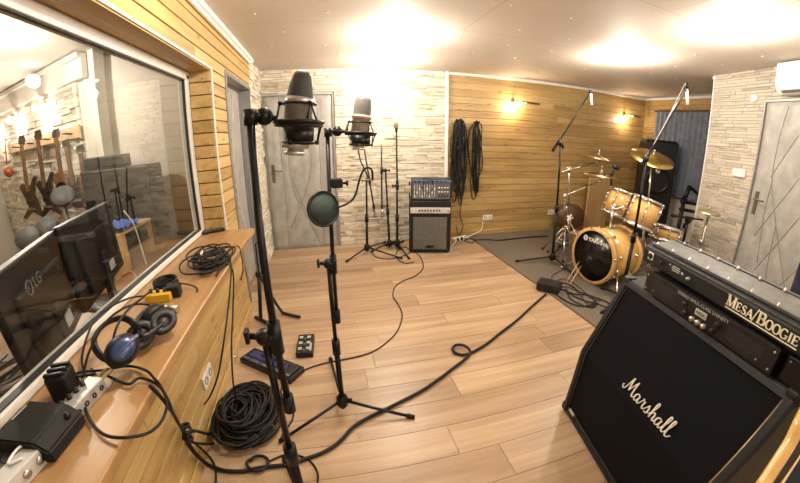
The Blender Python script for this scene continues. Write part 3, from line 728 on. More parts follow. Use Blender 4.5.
monitor((-1.318, 1.764, 1.01), .72, .42, 'black computer monitor with a round foot, second along the desk behind the window', (-1.318, 1.764), -.04, False, math.radians(14.5))
# hutch on the desk
t = thing('desk_hutch', 'pale wooden desk shelf unit standing right of the monitors behind the window', 'shelf', (-1.6, 2.4, .70))
b = MB(); b.rnd = .6
b.box((.13, -.20, .13), (.018, .24, .26)); b.box((-.02, -.31, .13), (.32, .018, .26)); b.box((-.02, .32, .13), (.32, .018, .26)); b.each('side_panel', 'pale_wood', t)
b = MB(); b.rnd = .7; b.box((-.02, 0, .268), (.34, .66, .02), bev=.003); b.build('top_board', 'pale_wood', t)
b = MB(); b.box((-.17, 0, .13), (.012, .64, .26)); b.box((-.02, .1, .12), (.3, .4, .014)); b.build('inner_shelf', 'brown_wood_dark', t)
b = MB(); b.box((-.02,.12,.17), (.28,.34,.07), bev=.005); tag(b.build('rack_unit', 'black_plastic', None), 'dark device inside the pale desk shelf unit', 'device').location = (-1.62, 2.52, .83)
b = MB(); n = 12; g = [[b.bm.verts.new((-1.66+.24*i/n, 2.26+.3*j/n, .985+.03*abs(math.sin(i*.9+j*.7))+.02*random.random())) for i in range(n+1)] for j in range(n+1)]
for j in range(n):
    for i in range(n): b._f([g[j][i], g[j][i+1], g[j+1][i+1], g[j+1][i]], True)
tag(b.build('folded_cloth', 'blue_cloth'), 'crumpled blue cloth lying on the pale desk shelf unit', 'cloth')
# black boxes with cones; the small one stands in for the mixer's reflection
def dark_box(lab, lo, hi, dx, dy, name='control_room_box'):
    t = thing(name, lab, 'speaker', lo); w, d, h = dx, dy, hi-lo[2]
    b = MB(); b.box((0,0,h/2), (w,d,h), bev=.012); b.build('cabinet', 'black_plastic', t)
    for z_, r_ in ((h*.34, min(w,h)*.33), (h*.76, min(w,h)*.15)):
        b = MB(); b.lathe([(0,-.03),(r_*.3,-.02),(r_*.86,0),(r_,.012),(r_*1.08,.004)], (0,-d/2-.002,z_), (0,-1,0), 28); b.build('speaker_cone', 'lcd_back', t)
    return t
pa, pb, pc, pd_ = V((-2.157, 3.000, 1.393)), V((-1.507, 3.000, 1.406)), V((-2.112, 3.000, 1.512)), V((-1.795, 3.000, 1.539))
dark_box('wide black cabinet with cones, standing for a dark shape in the control room behind the pale desk shelf unit', ((pa.x+pb.x)/2, 3.05, 0), (pa.z+pb.z)/2, pb.x-pa.x, .3)  # stands for a wide dark shape of unknown kind
dark_box('small black box on top of the wide black cabinet, added for the reflection of the mixer in the window', ((pc.x+pd_.x)/2, 3.05, (pa.z+pb.z)/2+.003), pc.z, pd_.x-pc.x, .28)
# cables and small things on the desk
cable('desk_cable', 'red cable snaking over the desk between the two monitors', [(-1.395, 1.390, 0.705), (-1.451, 1.567, 0.705), (-1.457, 1.709, 0.705), (-1.461, 1.841, 0.705), (-1.522, 2.031, 0.705), (-1.521, 2.132, 0.705), (-1.457, 2.158, 0.705), (-1.415, 2.224, 0.705)], .006, 'red_cable')
cable('desk_cable', 'red cable running along the desk edge to the left monitor', [(-1.385, 1.300, 0.705), (-1.439, 1.481, 0.705), (-1.461, 1.636, 0.705), (-1.484, 1.789, 0.705), (-1.462, 1.899, 0.705)], .005, 'red_cable')
cable('desk_cable', 'white cable drooping from the pale desk shelf unit to the desk', [(-1.430, 2.323, 1.121), (-1.420, 2.401, 1.000), (-1.400, 2.401, 0.807), (-1.380, 2.370, 0.660), (-1.360, 2.227, 0.593)], .006, 'white_cable')
cable('desk_cable', 'white cable looped on the desk beside the round monitor foot', [(-1.479, 2.074, 0.705), (-1.528, 2.282, 0.705), (-1.415, 2.224, 0.705), (-1.265, 2.025, 0.705), (-1.196, 1.864, 0.705)], .006, 'white_cable')
cable('desk_cable', 'blue cable coiled on the desk in front of the left monitor', [(-1.426, 1.122, 0.705), (-1.421, 1.166, 0.705), (-1.365, 1.164, 0.705), (-1.285, 1.105, 0.705), (-1.271, 1.039, 0.705), (-1.344, 1.066, 0.705), (-1.362, 1.135, 0.705), (-1.263, 1.091, 0.705)], .005, 'blue_cable')
b = MB()
for k in range(9):
    c = V((-1.270, 0.989, 0.720)); a0 = random.random()*6; b.tube([c+V((random.uniform(-.02,.02)+.10*math.cos(a0+i*.5), random.uniform(-.02,.02)+.13*math.sin(a0+i*.5), .01*k+.008*math.sin(i+k))) for i in range(13)], .006, 6)
tag(b.build('cable_tangle', 'grey_cable'), 'tangle of grey cables on the desk below the logo monitor', 'cable')
b = MB(); b.box((-1.190, 1.034, 0.830), (.012,.07,.05), rot=(.2,0,0), bev=.003); o = tag(b.build('paper_tag', 'white_plastic'), 'small white tag hanging on a cable behind the window', 'tag')
cable('desk_cable', 'dark cable carrying the small white tag in front of the left monitor', [(-1.280, 1.102, 0.875), (-1.260, 1.099, 0.797), (-1.200, 1.057, 0.758), (-1.174, 1.057, 0.710)], .005)
cable('light_rod', 'thin white and red striped lead hanging between the two monitors', [(-1.300, 1.468, 1.144), (-1.300, 1.459, 1.054), (-1.300, 1.445, 0.958), (-1.300, 1.436, 0.878)], .010, 'white_cable')

# ------------------------------------------------------------------ things lying on the sill shelf (top at z = 0.87)
SZ = .87
# blue headphones
def headphones(lab, cA, cB, arc, mat, ax, R=.046):
    t = thing('headphones', lab, 'headphones', (cA[0], cA[1], SZ))
    for c, s in ((V(cA), 1), (V(cB), -1)):
        a = (V(ax)*s).normalized(); lng = V((.55, .62, .35)); lng = (lng-a*lng.dot(a)).normalized(); sh = a.cross(lng)
        def oval(b_):
            for v in b_.bm.verts:
                d = v.co-c; v.co = c + a*d.dot(a) + lng*d.dot(lng)*1.22 + sh*d.dot(sh)*.92
        b = MB(); b.lathe([(0,.021),(R*.4,.020),(R*.75,.014),(R*.95,.004),(R,-.004),(R*.95,-.010),(0,-.010)], c, a, 32); oval(b); cup = b.build('ear_cup', 'black_plastic', t, world=True)
        if mat != 'black_plastic':
            b = MB(); b.lathe([(0,.0235),(R*.4,.0225),(R*.66,.0175),(R*.80,.011),(R*.80,.006)], c, a, 32); oval(b); b.build('shell_inlay', mat, cup, world=True, label='metallic blue oval inlay')
        b = MB(); b.torus(c-a*.018, a, R*.78, .013, 32, 10); b.lathe([(0,-.022),(R*.7,-.022),(R*.7,-.018),(0,-.018)], c, a, 24); oval(b); b.build('ear_pad', 'leather_pad', cup, world=True)
        b = MB(); b.tube(spl([c+a*.016-lng*R*.5, c+a*.022, c+a*.019+lng*R*.8, c+lng*R*1.35], 5), .0055, 8); b.build('yoke', 'black_plastic' if mat != 'blue_hp' else 'grey_blue', cup, world=True)
    b = MB(); P = spl([V(p) for p in arc], 8); b.tube(P, .008, 8); b.tube([p+V((.010,0,.008)) for p in P], .007, 8); b.build('headband', 'leather_pad', t, world=True)
    return t
cA, cB = (-0.636, 0.833, 0.965), (-0.677, 0.998, 0.912)
headphones('blue shelled headphones lying on the sill shelf with a black headband', cA, cB, [cA, (-0.719, 0.851, 0.920), (-0.767, 0.877, 0.940), (-0.787, 0.916, 0.960), (-0.770, 0.963, 0.980), (-0.723, 0.990, 0.985), (-0.677, 0.979, 0.970), cB], 'blue_hp', (.60, -.62, .50), .045)
cA, cB = (-0.688, 1.140, 0.920), (-0.612, 1.059, 0.920)
headphones('plain black headphones lying behind the blue pair on the sill shelf', cA, cB, [cA, (-0.727, 1.160, 0.920), (-0.726, 1.096, 0.930), (-0.699, 1.014, 0.935), (-0.641, 0.954, 0.930), cB], 'black_plastic', (.5, -.5, .7), .040)
# white headphone amplifier
def placed(name, lab, cat, px, rot, z=SZ):
    return thing(name, lab, cat, (px[0], px[1], z), rot)
t = placed('headphone_amplifier', 'small white four channel headphone amplifier with black knobs on the sill shelf', 'amplifier', (-0.725, 0.710, 0.890), -.12)
b = MB(); b.box((0,0,.022), (.056,.140,.042), bev=.003); b.build('case', 'mid_silver', t)
for i in range(4):
    b = MB(); b.lathe([(.0075,0),(.0065,.014),(0,.014)], (-.012, -.055+.028*i, .043), n=12); b.build('knob', 'black_plastic', t)
    b = MB(); b.torus((.029, -.050+.033*i, .022), (1,0,0), .006, .0025, 12, 6); b.build('jack_socket', 'black_plastic', t)
for i in range(2):
    b = MB(); b.tube([(-.01+.02*i, .075, .03), (-.005+.02*i, .12, .03)], .006, 8); b.build('audio_plug', 'gold_trim', t)
# adapters
t = placed('power_adapter', 'ribbed black power adapter leaning on the window frame beside the white headphone amplifier', 'adapter', (-0.801, 0.745, 0.900), .25)
b = MB(); b.box((0,0,.045), (.06,.075,.09), bev=.008)
for i in range(3): b.box((0,-.025+.025*i,.094), (.058,.014,.012), bev=.004)
b.build('case', 'black_plastic', t); b = MB(); b.tube(spl([(.03,.02,.05),(.05,.05,.03),(.05,.09,.006),(.03,.12,.006)]), .004, 6); b.build('lead', 'rubber', t)
# black wedge box
t = placed('black_case', 'large black plastic case with a sloping corner on the near end of the sill shelf', 'case', (-0.748, 0.579, 0.900), -.05)
b = MB(); T = Matrix(((1,0,0,0),(0,0,-1,.0675),(0,1,0,0),(0,0,0,1))); b.prism([(-.085,.002),(.068,.002),(.068,.036),(.035,.064),(-.085,.070)], .135, T)
bmesh.ops.bevel(b.bm, geom=b.bm.edges[:], offset=.005, segments=2, affect='EDGES'); b.build('case_body', 'matte_black', t)
b = MB(); b.lathe([(.009,0),(.007,.008),(0,.009)], (.052,.035,.052), (.65,0,.75), 14); b.build('button', 'lcd_back', t)
b = MB(); b.box((-.075,.02,.0705), (.004,.05,.001)); b.build('maker_line', 'silver_ink', t)
# white interface box and a grey base under it
t = placed('audio_interface', 'white and silver interface box in front of the black case on the sill shelf', 'interface', (-0.735, 0.485, 0.880), -.15)
b = MB(); b.box((0,0,.024), (.05,.16,.046), bev=.003); b.build('case', 'silver_box', t)
for i in range(4):
    b = MB(); b.lathe([(0,.004),(.009,.004),(.010,0)], (.026, -.055+.037*i, .024), (1,0,0), 14); b.build('jack_socket', 'steel', t)
b = MB(); b.tube(spl([(.0,.05,.05),(-.02,.02,.055),(-.01,-.02,.052),(.01,0,.05)]), .0035, 6); b.build('lead', 'white_cable', t)
t = placed('flat_device', 'flat dark grey device with an oval mark beside the white interface box', 'device', (-0.788, 0.484, 0.880), -.15)
b = MB(); b.box((0,0,.016), (.09,.16,.03), bev=.004); b.build('case', 'dark_steel', t); b = MB(); b.torus((0,.03,.031), (0,0,1), .03, .0015, 24, 5); b.build('oval_mark', 'black_plastic', t)
# yellow pedal box and dark plug
t = placed('yellow_pedal', 'small yellow effect box with black knobs on the sill shelf by the window frame', 'pedal', (-0.769, 1.369, 0.885), .1)
b = MB(); b.box((0,0,.02), (.115,.062,.038), bev=.005); b.build('case', 'yellow', t)
for i in range(3):
    b = MB(); b.lathe([(.009,0),(.007,.016),(0,.016)], (-.035+.032*i, 0, .04), n=12); b.build('knob', 'black_plastic', t)
t = placed('plug_block', 'black plug block standing against the right end of the yellow effect box', 'plug', (-0.711, 1.402, 0.880), .2)
b = MB(); b.box((0,0,.028), (.062,.058,.054), bev=.006); b.build('case', 'black_plastic', t); b = MB(); b.tube(spl([(.02,.02,.05),(.05,.05,.03),(.09,.05,.006),(.10,.0,.005)]), .004, 6); b.build('lead', 'rubber', t)
t = thing('cable_connector', 'silver metal jack connector lying on the sill shelf behind the headphones', 'connector', (-0.699, 1.285, 0.870))
p0, p1 = V((-0.730, 1.269, 0.885)), V((-0.633, 1.240, 0.885))
b = MB(); b.cyl(p0, p1, .014, n=16); b.build('sleeve', 'steel', t, world=True); b = MB(); b.cyl(p0, p0+(p0-p1)*.35, .010, .006, 12); b.build('strain_relief', 'black_plastic', t, world=True)
b = MB()
for k in range(7):
    c = V((-0.781, 1.477, 0.885)); a0 = random.random()*6; b.tube(spl([c+V(((.05+.01*random.random())*math.cos(a0+i*.8), (.06+.01*random.random())*math.sin(a0+i*.8), .006*k)) for i in range(9)], 4), .004, 6)
tag(b.build('cable_coil', 'rubber'), 'small coil of thin black cable behind the yellow effect box', 'cable')
# pile of cable at the far end
def pile(cx, cy, n, R0_, R1_, z0, dz, r, seed):
    rd = random.Random(seed); b = MB()
    for k in range(n):
        ox, oy = rd.uniform(-.045, .045), rd.uniform(-.05, .05); R = rd.uniform(R0_, R1_); e = rd.uniform(.6, 1.1); a0 = rd.random()*6.3; tl = rd.uniform(-.03, .03)
        b.tube(spl([(cx+ox+R*e*math.cos(a0+i*.7), cy+oy+R*math.sin(a0+i*.7)*1.25, z0+dz*k/n+max(0, tl*math.sin(i*.7))+.006*rd.random()) for i in range(10)], 5), r, 6)
    return b
q = (-0.654, 1.779, 0.900)
tag(pile(q[0]+.0, q[1], 16, .05, .13, .877, .07, .0045, 3).build('cable_pile', 'rubber'), 'messy pile of thin black cable on the far end of the sill shelf', 'cable')
b = MB(); b.cyl((-0.660, 1.617, 0.890), (-0.596, 1.619, 0.890), .012, .009, 12); tag(b.build('cable_plug', 'black_plastic'), 'black plug sticking out of the cable pile on the sill shelf', 'plug')
b = MB(); b.cyl((-0.714, 1.869, 0.950), (-0.672, 1.707, 0.950), .008, n=10); tag(b.build('cable_plug', 'chrome'), 'silver plug lying in the middle of the cable pile', 'plug')
t = placed('remote_control', 'small black remote lying at the corner of the window frame', 'remote control', (-0.856, 2.503, 0.885), -1.1); b = MB(); b.box((0,0,.012), (.05,.17,.022), bev=.005); b.build('case', 'black_plastic', t)
for i in range(3):
    b = MB(); b.box((0,-.05+.03*i,.024), (.018,.016,.004)); b.build('key', 'grey_logo', t)
# loose cables on and over the shelf
cable('headphone_cable', 'black headphone cable looping over the edge of the sill shelf', [*[(-0.819, 0.739, 0.880), (-0.857, 0.813, 0.880), (-0.821, 0.847, 0.880), (-0.745, 0.855, 0.880), (-0.669, 0.872, 0.880)], *[(-0.589, 0.835, 0.890), (-0.542, 0.795, 0.890)], (-0.530, 0.793, 0.858), (-0.515, 0.770, 0.820), (-0.515, 0.720, 0.802), (-0.520, 0.653, 0.822), *[(-0.518, 0.577, 0.885), (-0.579, 0.581, 0.885), (-0.641, 0.618, 0.885), (-0.702, 0.680, 0.885), (-0.752, 0.754, 0.885), (-0.765, 0.819, 0.885)]], .0045)
cable('headphone_cable', 'black cable dropping from the headphones over the shelf edge to the floor', [*[(-0.707, 0.817, 0.885), (-0.619, 0.777, 0.885), (-0.593, 0.803, 0.885)], (-0.535, 0.790, 0.868), (-0.530, 0.802, 0.800), (-0.600, 0.905, 0.616), (-0.700, 1.078, 0.381)], .0045)
cable('headphone_cable', 'thin black lead curving from the blue headphones to the window frame', [*[(-0.767, 0.803, 0.890), (-0.843, 0.887, 0.890)], (-0.856, 0.956, 0.930), (-0.883, 1.074, 0.950), (-0.854, 1.147, 0.960), (-0.825, 1.233, 0.950), *[(-0.851, 1.380, 0.890)]], .004)
cable('headphone_cable', 'thin black lead arching across the top of the blue headphones', [(-0.788, 0.804, 0.890), (-0.772, 0.863, 0.950), (-0.745, 0.945, 1.000), (-0.716, 1.019, 1.010), (-0.722, 1.129, 0.970), (-0.724, 1.210, 0.920)], .004)
cable('headphone_cable', 'black lead arching from the headphones past the yellow effect box', [(-0.704, 0.840, 0.890), (-0.667, 0.861, 1.000), (-0.678, 0.968, 1.020), (-0.725, 1.159, 0.980), (-0.826, 1.418, 0.900)], .004)
cable('sill_cable', 'thin black cable trailing from the cable pile off the far end of the shelf', [*[(-0.611, 1.779, 0.885), (-0.593, 1.982, 0.885), (-0.559, 2.052, 0.885)], (-0.540, 2.022, 0.842), (-0.535, 1.997, 0.759), (-0.530, 1.888, 0.725)], .004)
cable('hanging_cable', 'left of two black cables hanging from the cable pile down to the floor', [(-0.599, 1.647, 0.890), (-0.602, 1.876, 0.885), (-0.535, 1.763, 0.873), (-0.535, 1.612, 0.732), (-0.540, 1.422, 0.614), (-0.600, 1.376, 0.443), (-0.680, 1.366, 0.308), (-0.874, 1.598, 0.030)], .0045)
cable('hanging_cable', 'right of two black cables hanging from the cable pile down to the floor', [(-0.559, 1.560, 0.890), (-0.566, 1.739, 0.885), (-0.530, 1.758, 0.829), (-0.530, 1.627, 0.665), (-0.530, 1.479, 0.545), (-0.530, 1.370, 0.411), (-0.599, 1.505, 0.160)], .0045)

# ------------------------------------------------------------------ the two tall microphone stands
def boom_stand(lab, base, feet, clutch, arm, r=(.0125,.0095), group=None, hub=.10, top_extra=.0, mat='black_metal', name='microphone_stand', grip=None):
    """base (x,y), feet: floor points, clutch: joint on top of the pole, arm: (end, end) of the boom"""
    t = thing(name, lab, 'microphone stand', (base[0], base[1], 0), 0, group)
    c = V(clutch); B = V((base[0], base[1], hub)); s = r[0]/.0125
    b = MB(); mid = B.lerp(c, .45)
    b.cyl(B-V((0,0,hub*.6)), mid, r[0]*1.2, n=12); b.cyl(mid-(c-B).normalized()*.05, mid+(c-B).normalized()*.04, r[0]*1.7, n=14); b.cyl(mid, c, r[0]*.85, n=12); b.build('pole', mat, t, world=True)
    b = MB(); b.lathe([(r[0]*1.5,-.045*s),(r[0]*2.6,-.035*s),(r[0]*2.6,.02*s),(r[0]*1.6,.035*s)], B, (0,0,1), 18); b.cyl(B+V((.02*s,0,0)), B+V((.055*s,-.01,.0)), .009*s, n=8); b.build('hub', mat, t, world=True)
    for f in feet:
        f = V(f); f.y = min(f.y, YB-.09); b = MB(); d = (f-B).normalized(); b.cyl(B, f+V((0,0,.012)), r[0]*.72, n=10); lg = b.build('leg', mat, t, world=True)
        b = MB(); b.cyl(f+V((0,0,.012))-d*.025, f+V((0,0,.012))+d*.02, r[0]*1.15, n=12); b.build('rubber_foot', 'rubber', lg, world=True)
    a0, a1 = V(arm[0]), V(arm[1]); ad = (a1-a0).normalized()
    b = MB(); b.cyl(a0, a1, r[1], n=12); am = b.build('boom_arm', mat, t, world=True)
    if grip: b = MB(); b.cyl(a0, a0+ad*grip, r[1]*1.75, n=14); b.build('counterweight', 'rubber', am, world=True)
    pj = a0 + ad*((c-a0).dot(ad))
    b = MB(); b.cyl(pj-ad*.045*s, pj+ad*.045*s, r[1]*1.75, n=14); b.cyl(c, pj, r[0]*1.6, n=12); b.ball(c, r[0]*2.0, 12)
    sd = (c-pj).normalized() if (c-pj).length > .004 else V((-1,0,0))
    b.cyl(c, c+sd*.04*s, .009*s, n=8); b.box(c+sd*.05*s, (.012*s,.026*s,.04*s), bev=.004*s); b.build('clutch', mat, t, world=True)
    return t
S1 = (-.207, .824)
boom_stand('tall black microphone stand nearest the camera, holding the large grey microphone', S1, [(-0.327, 1.182, 0.000), (.13, .62, 0), (-.42, .50, 0)], (-.197, .826, .985), ((-.166, .808, .72), (-.165, .842, 1.565)), (.0135,.0105), 'tall black stands in the middle of the room', grip=.06)
boom_stand('tall black microphone stand with the pop filter, standing just behind the nearest one', (-.004, 1.49), [(0.367, 1.362, 0.000), (-0.052, 2.003, 0.000), (-0.349, 1.324, 0.000)], (-.002, 1.488, .935), ((.016, 1.478, .625), (.028, 1.486, 1.535)), (.0125,.0095), 'tall black stands in the middle of the room', grip=.07)
def studio_mic(lab, top, bot, r, body, mesh, ringc, joint, ring_r, taper, redline=False):
    top, bot = V(top), V(bot); ax = (top-bot); L = ax.length; A = ax.normalized()
    t = thing('studio_microphone', lab, 'microphone', bot)
    b = MB(); g0 = L*(.62 if not redline else .60)
    b.lathe([(0,0),(r*.72,0),(r*.74,L*.05),(r*.62,L*.055),(r*.62,L*.075),(r*.95,L*.08),(r*1.0,L*.12),(r*1.0,g0-.004),(r*1.06,g0-.003),(r*1.06,g0+.012),(r*.98,g0+.013)], bot, A, 36); b.build('body', body, t, world=True)
    b = MB(); b.lathe([(r*.97,g0+.010),(r*(1-.16*taper),g0+(L-g0)*.5),(r*(.94-.30*taper),L-.014),(r*(.80-.30*taper),L-.004),(r*.3,L),(0,L)], bot, A, 36); b.build('grille', mesh, t, world=True)
    if redline: b = MB(); b.torus(bot+A*(g0+.004), A, r*1.055, .0022, 36, 6); b.build('red_ring', 'red_ring', t, world=True)
    s = thing('shock_mount', 'black elastic shock mount ring around the ' + ('light grey microphone with the red ring' if redline else 'large grey microphone'), 'shock mount', ringc, 0, 'shock mounts')
    rc = V(ringc); A = (A+V((0,0,1.2))).normalized(); b = MB(); b.torus(rc, A, ring_r, .0055, 44, 8); b.torus(rc-A*.008, A, ring_r*.98, .004, 44, 6); b.build('ring', 'black_metal', s, world=True)
    u = A.orthogonal().normalized(); w = A.cross(u)
    b = MB()
    for z, rr in ((.045, r*1.18), (-.05, r*1.15)):
        b.torus(rc+A*z, A, rr, .0032, 30, 6)
    b.cyl(rc-A*.055, rc-A*.01, r*1.12, r*1.12, 24)
    b.each('cradle', 'black_metal', s, world=True)
    for k in range(6):
        a = k*PI/3+.4; d = u*math.cos(a)+w*math.sin(a); z = .045 if k % 2 == 0 else -.05
        a2 = a+.28; d2 = u*math.cos(a2)+w*math.sin(a2); a3 = a-.28; d3 = u*math.cos(a3)+w*math.sin(a3)
        b = MB(); p = rc+A*z+d*r*1.2; b.tube([rc+d2*ring_r*.98, p+d*.006, rc+d3*ring_r*.98], .0026, 6); b.ball(p+d*.005, .006, 8); b.build('elastic_band', 'rubber', s, world=True)
    j = V(joint); d = (j-rc); d = d-A*d.dot(A)*0; e = rc+(j-rc).normalized()*ring_r
    b = MB(); m_ = e.lerp(j, .45); b.cyl(e, m_, .007, n=10); b.cyl(m_-V((0,0,.018)), m_+V((0,0,.018)), .014, n=14); b.torus(m_, (0,1,0), .016, .006, 18, 8); b.cyl(m_, j, .010, n=12); b.cyl(j-V((0,0,.026)), j+V((0,0,.012)), .0165, n=16); b.build('swivel', 'black_metal', s, world=True)
    return t
studio_mic('large grey studio microphone in a black shock mount, nearest the camera', (-0.039, 0.880, 1.670), (-0.069, 0.880, 1.463), .0345, 'mic_grey', 'mic_mesh', (-0.054, 0.880, 1.544), (-.165, .842, 1.567), .059, .9)
studio_mic('light grey studio microphone with a thin red ring, on the stand behind', (0.186, 1.480, 1.673), (0.156, 1.480, 1.447), .039, 'mic_silver', 'mic_mesh2', (0.168, 1.480, 1.520), (.030, 1.486, 1.533), .066, .15, True)
cable('microphone_cable', 'thin black cable hanging from the light grey microphone with the red ring', [(0.156, 1.480, 1.447), (0.168, 1.490, 1.394), (0.190, 1.500, 1.348), (0.211, 1.500, 1.266), (0.224, 1.500, 1.164)], .003)
# pop filter on the second stand
t = thing('pop_filter', 'round dark pop filter on a curved gooseneck clamped to the second stand', 'pop filter', (-0.006, 1.420, 1.209))
c = V((-0.006, 1.420, 1.209)); ax = V((.48, -.86, .16))
b = MB(); b.torus(c, ax, .073, .005, 44, 8); b.build('hoop', 'black_plastic', t, world=True)
b = MB(); b.lathe([(0,.003),(.072,.001),(.072,-.001),(0,-.003)], c, ax, 40); b.build('mesh_screen', 'pop', t, world=True)
b = MB(); P = spl([(0.052, 1.430, 1.212), (0.074, 1.430, 1.215), (0.114, 1.440, 1.232), (0.138, 1.450, 1.264), (0.154, 1.460, 1.314), (0.172, 1.460, 1.357), (0.196, 1.470, 1.370), (0.213, 1.470, 1.355), (0.216, 1.480, 1.314)], 6); b.tube(P, .0048, 8); b.build('gooseneck', 'black_metal', t, world=True)
b = MB(); b.cyl((0.216, 1.480, 1.314), (0.126, 1.485, 1.317), .0035, n=8); b.build('steel_rod', 'steel', t, world=True)
b = MB(); q = V((0.059, 1.485, 1.307)); b.box(q, (.05,.035,.042), bev=.006); q2 = V((0.103, 1.485, 1.305)); b.cyl(q, q2, .006, n=8); b.lathe([(0,-.006),(.013,-.005),(.013,.005),(0,.006)], q2, (1,0,0), 14); b.build('clamp', 'black_plastic', t, world=True)

# ------------------------------------------------------------------ floor: small stand, pedals, cables
t = thing('guitar_stand', 'folded black guitar stand on the floor between the sill shelf and the tall stand', 'guitar stand', (-0.601, 2.684, 0.000))
b = MB(); b.tube([(-0.659, 2.730, -0.042), (-0.610, 2.750, 0.395)], .017, 10); b.build('rear_leg', 'black_metal', t, world=True)
b = MB(); b.tube([(-0.610, 2.750, 0.395), (-0.599, 2.750, 0.682), (-0.576, 2.750, 0.697), (-0.517, 2.750, 0.701)], .007, 8); b.build('neck_rest', 'black_metal', t, world=True)
b = MB(); b.box((-0.612, 2.750, 0.409), (.05,.04,.05), bev=.01); b.build('hinge', 'black_plastic', t, world=True)
b = MB(); b.tube([(-0.602, 2.750, 0.394), (-0.562, 2.800, 0.235), (-0.503, 2.800, 0.080), (-0.452, 2.751, 0.020), (-0.294, 2.651, 0.020)], .014, 8); b.build('leg', 'black_metal', t, world=True)
b = MB(); b.tube([(-0.697, 2.717, 0.020), (-0.548, 2.573, 0.020)], .015, 8); b.build('foot_bar', 'black_metal', t, world=True)
# multi-effect board
q = V((-0.473, 1.995, 0.030)); u = V((-0.232, 1.955, 0.030))-V((-0.617, 2.245, 0.030)); ang = math.atan2(u.y, u.x)
wL = u.length; dL = (V((-0.729, 2.135, 0.030))-V((-0.617, 2.245, 0.030))).length
t = thing('effects_board', 'black and blue multi effects floor unit behind the nearest stand', 'effects unit', (q.x, q.y, 0), ang)
b = MB(); b.box((0,0,.022), (wL,dL,.044), bev=.006); b.build('case', 'black_plastic', t)
b = MB(); b.box((-.02,.02,.0455), (wL*.78,dL*.42,.003)); b.box((0,-dL*.32,.0455), (wL*.9,dL*.2,.003)); b.each('blue_panel', 'blue_pedal', t)
b = MB(); b.box((-wL*.1,.03,.0475), (wL*.3,dL*.2,.003)); b.build('display', 'dark_led', t)
for i in range(5):
    b = MB(); b.box((-wL*.4+wL*.2*i, -dL*.36, .052), (wL*.13,dL*.14,.012), bev=.003); b.build('foot_switch', 'dark_steel', t)
for i in range(4):
    b = MB(); b.lathe([(.012,0),(.010,.014),(0,.014)], (wL*.12+.045*i, .03, .046), n=12); b.build('knob', 'silver_box' if i == 0 else 'black_plastic', t)
b = MB(); b.box((wL*.40, -.0, .052), (wL*.14,dL*.72,.014), rot=(.03,0,0), bev=.003); b.build('expression_pedal', 'leather_pad', t)
p0, p1 = V((-0.741, 2.124, 0.030)), V((-0.783, 2.104, 0.030)); b = MB(); b.cyl(p0, p1, .011, n=10); tag(b.build('jack_plug', 'chrome'), 'silver jack plug stuck into the blue effects unit', 'plug')
q = V((-0.233, 2.198, 0.000)); u = V((-0.188, 2.329, 0.000))-V((-0.308, 2.335, 0.000)); ang = math.atan2(u.y, u.x)
t = thing('effect_pedal', 'small black effect pedal with white markings lying alone on the planks', 'pedal', q, ang)
b = MB(); b.box((0,0,.022), (.125,.255,.044), bev=.005); b.build('case', 'black_plastic', t)
b = MB()
for i in range(3):
    for s in (-1, 1): b.box((s*.03-.006, .085-.075*i, .0448), (.028,.030,.0015))
b.box((.043,-.05,.0448), (.016,.10,.0015)); b.each('white_marking', 'silver_ink', t)
for i in range(3):
    b = MB(); b.lathe([(.012,0),(.010,.014),(0,.014)], (-.006, .05-.075*i, .044), n=12); b.build('knob', 'dark_steel', t)
# big coil
b = MB(); rd = random.Random(5)
for k in range(44):
    a0 = rd.random()*6.3; R = rd.uniform(.06, .195); ox, oy = rd.uniform(-.05, .06), rd.uniform(-.08, .08); z = .010+.13*(k/44)*(1-.35*(R > .15)); tl = rd.uniform(-.02, .045); e = rd.uniform(.8, 1.05); ph = rd.random()*6
    R = min(R, .185+min(0, ox)*.9) if ox < 0 else min(R, .21-ox*.9)
    b.tube(spl([(-.570+ox+R*e*math.cos(a0+i*.66), 1.497+oy+R*1.2*math.sin(a0+i*.66), z+max(0, tl*math.sin(i*.66+ph))+.012*rd.random()) for i in range(rd.choice((7, 9, 10, 11)))], 5), .0078, 7)
tag(b.build('cable_coil', 'rubber'), 'big coil of thick black cable lying on the floor against the pine wall', 'cable')
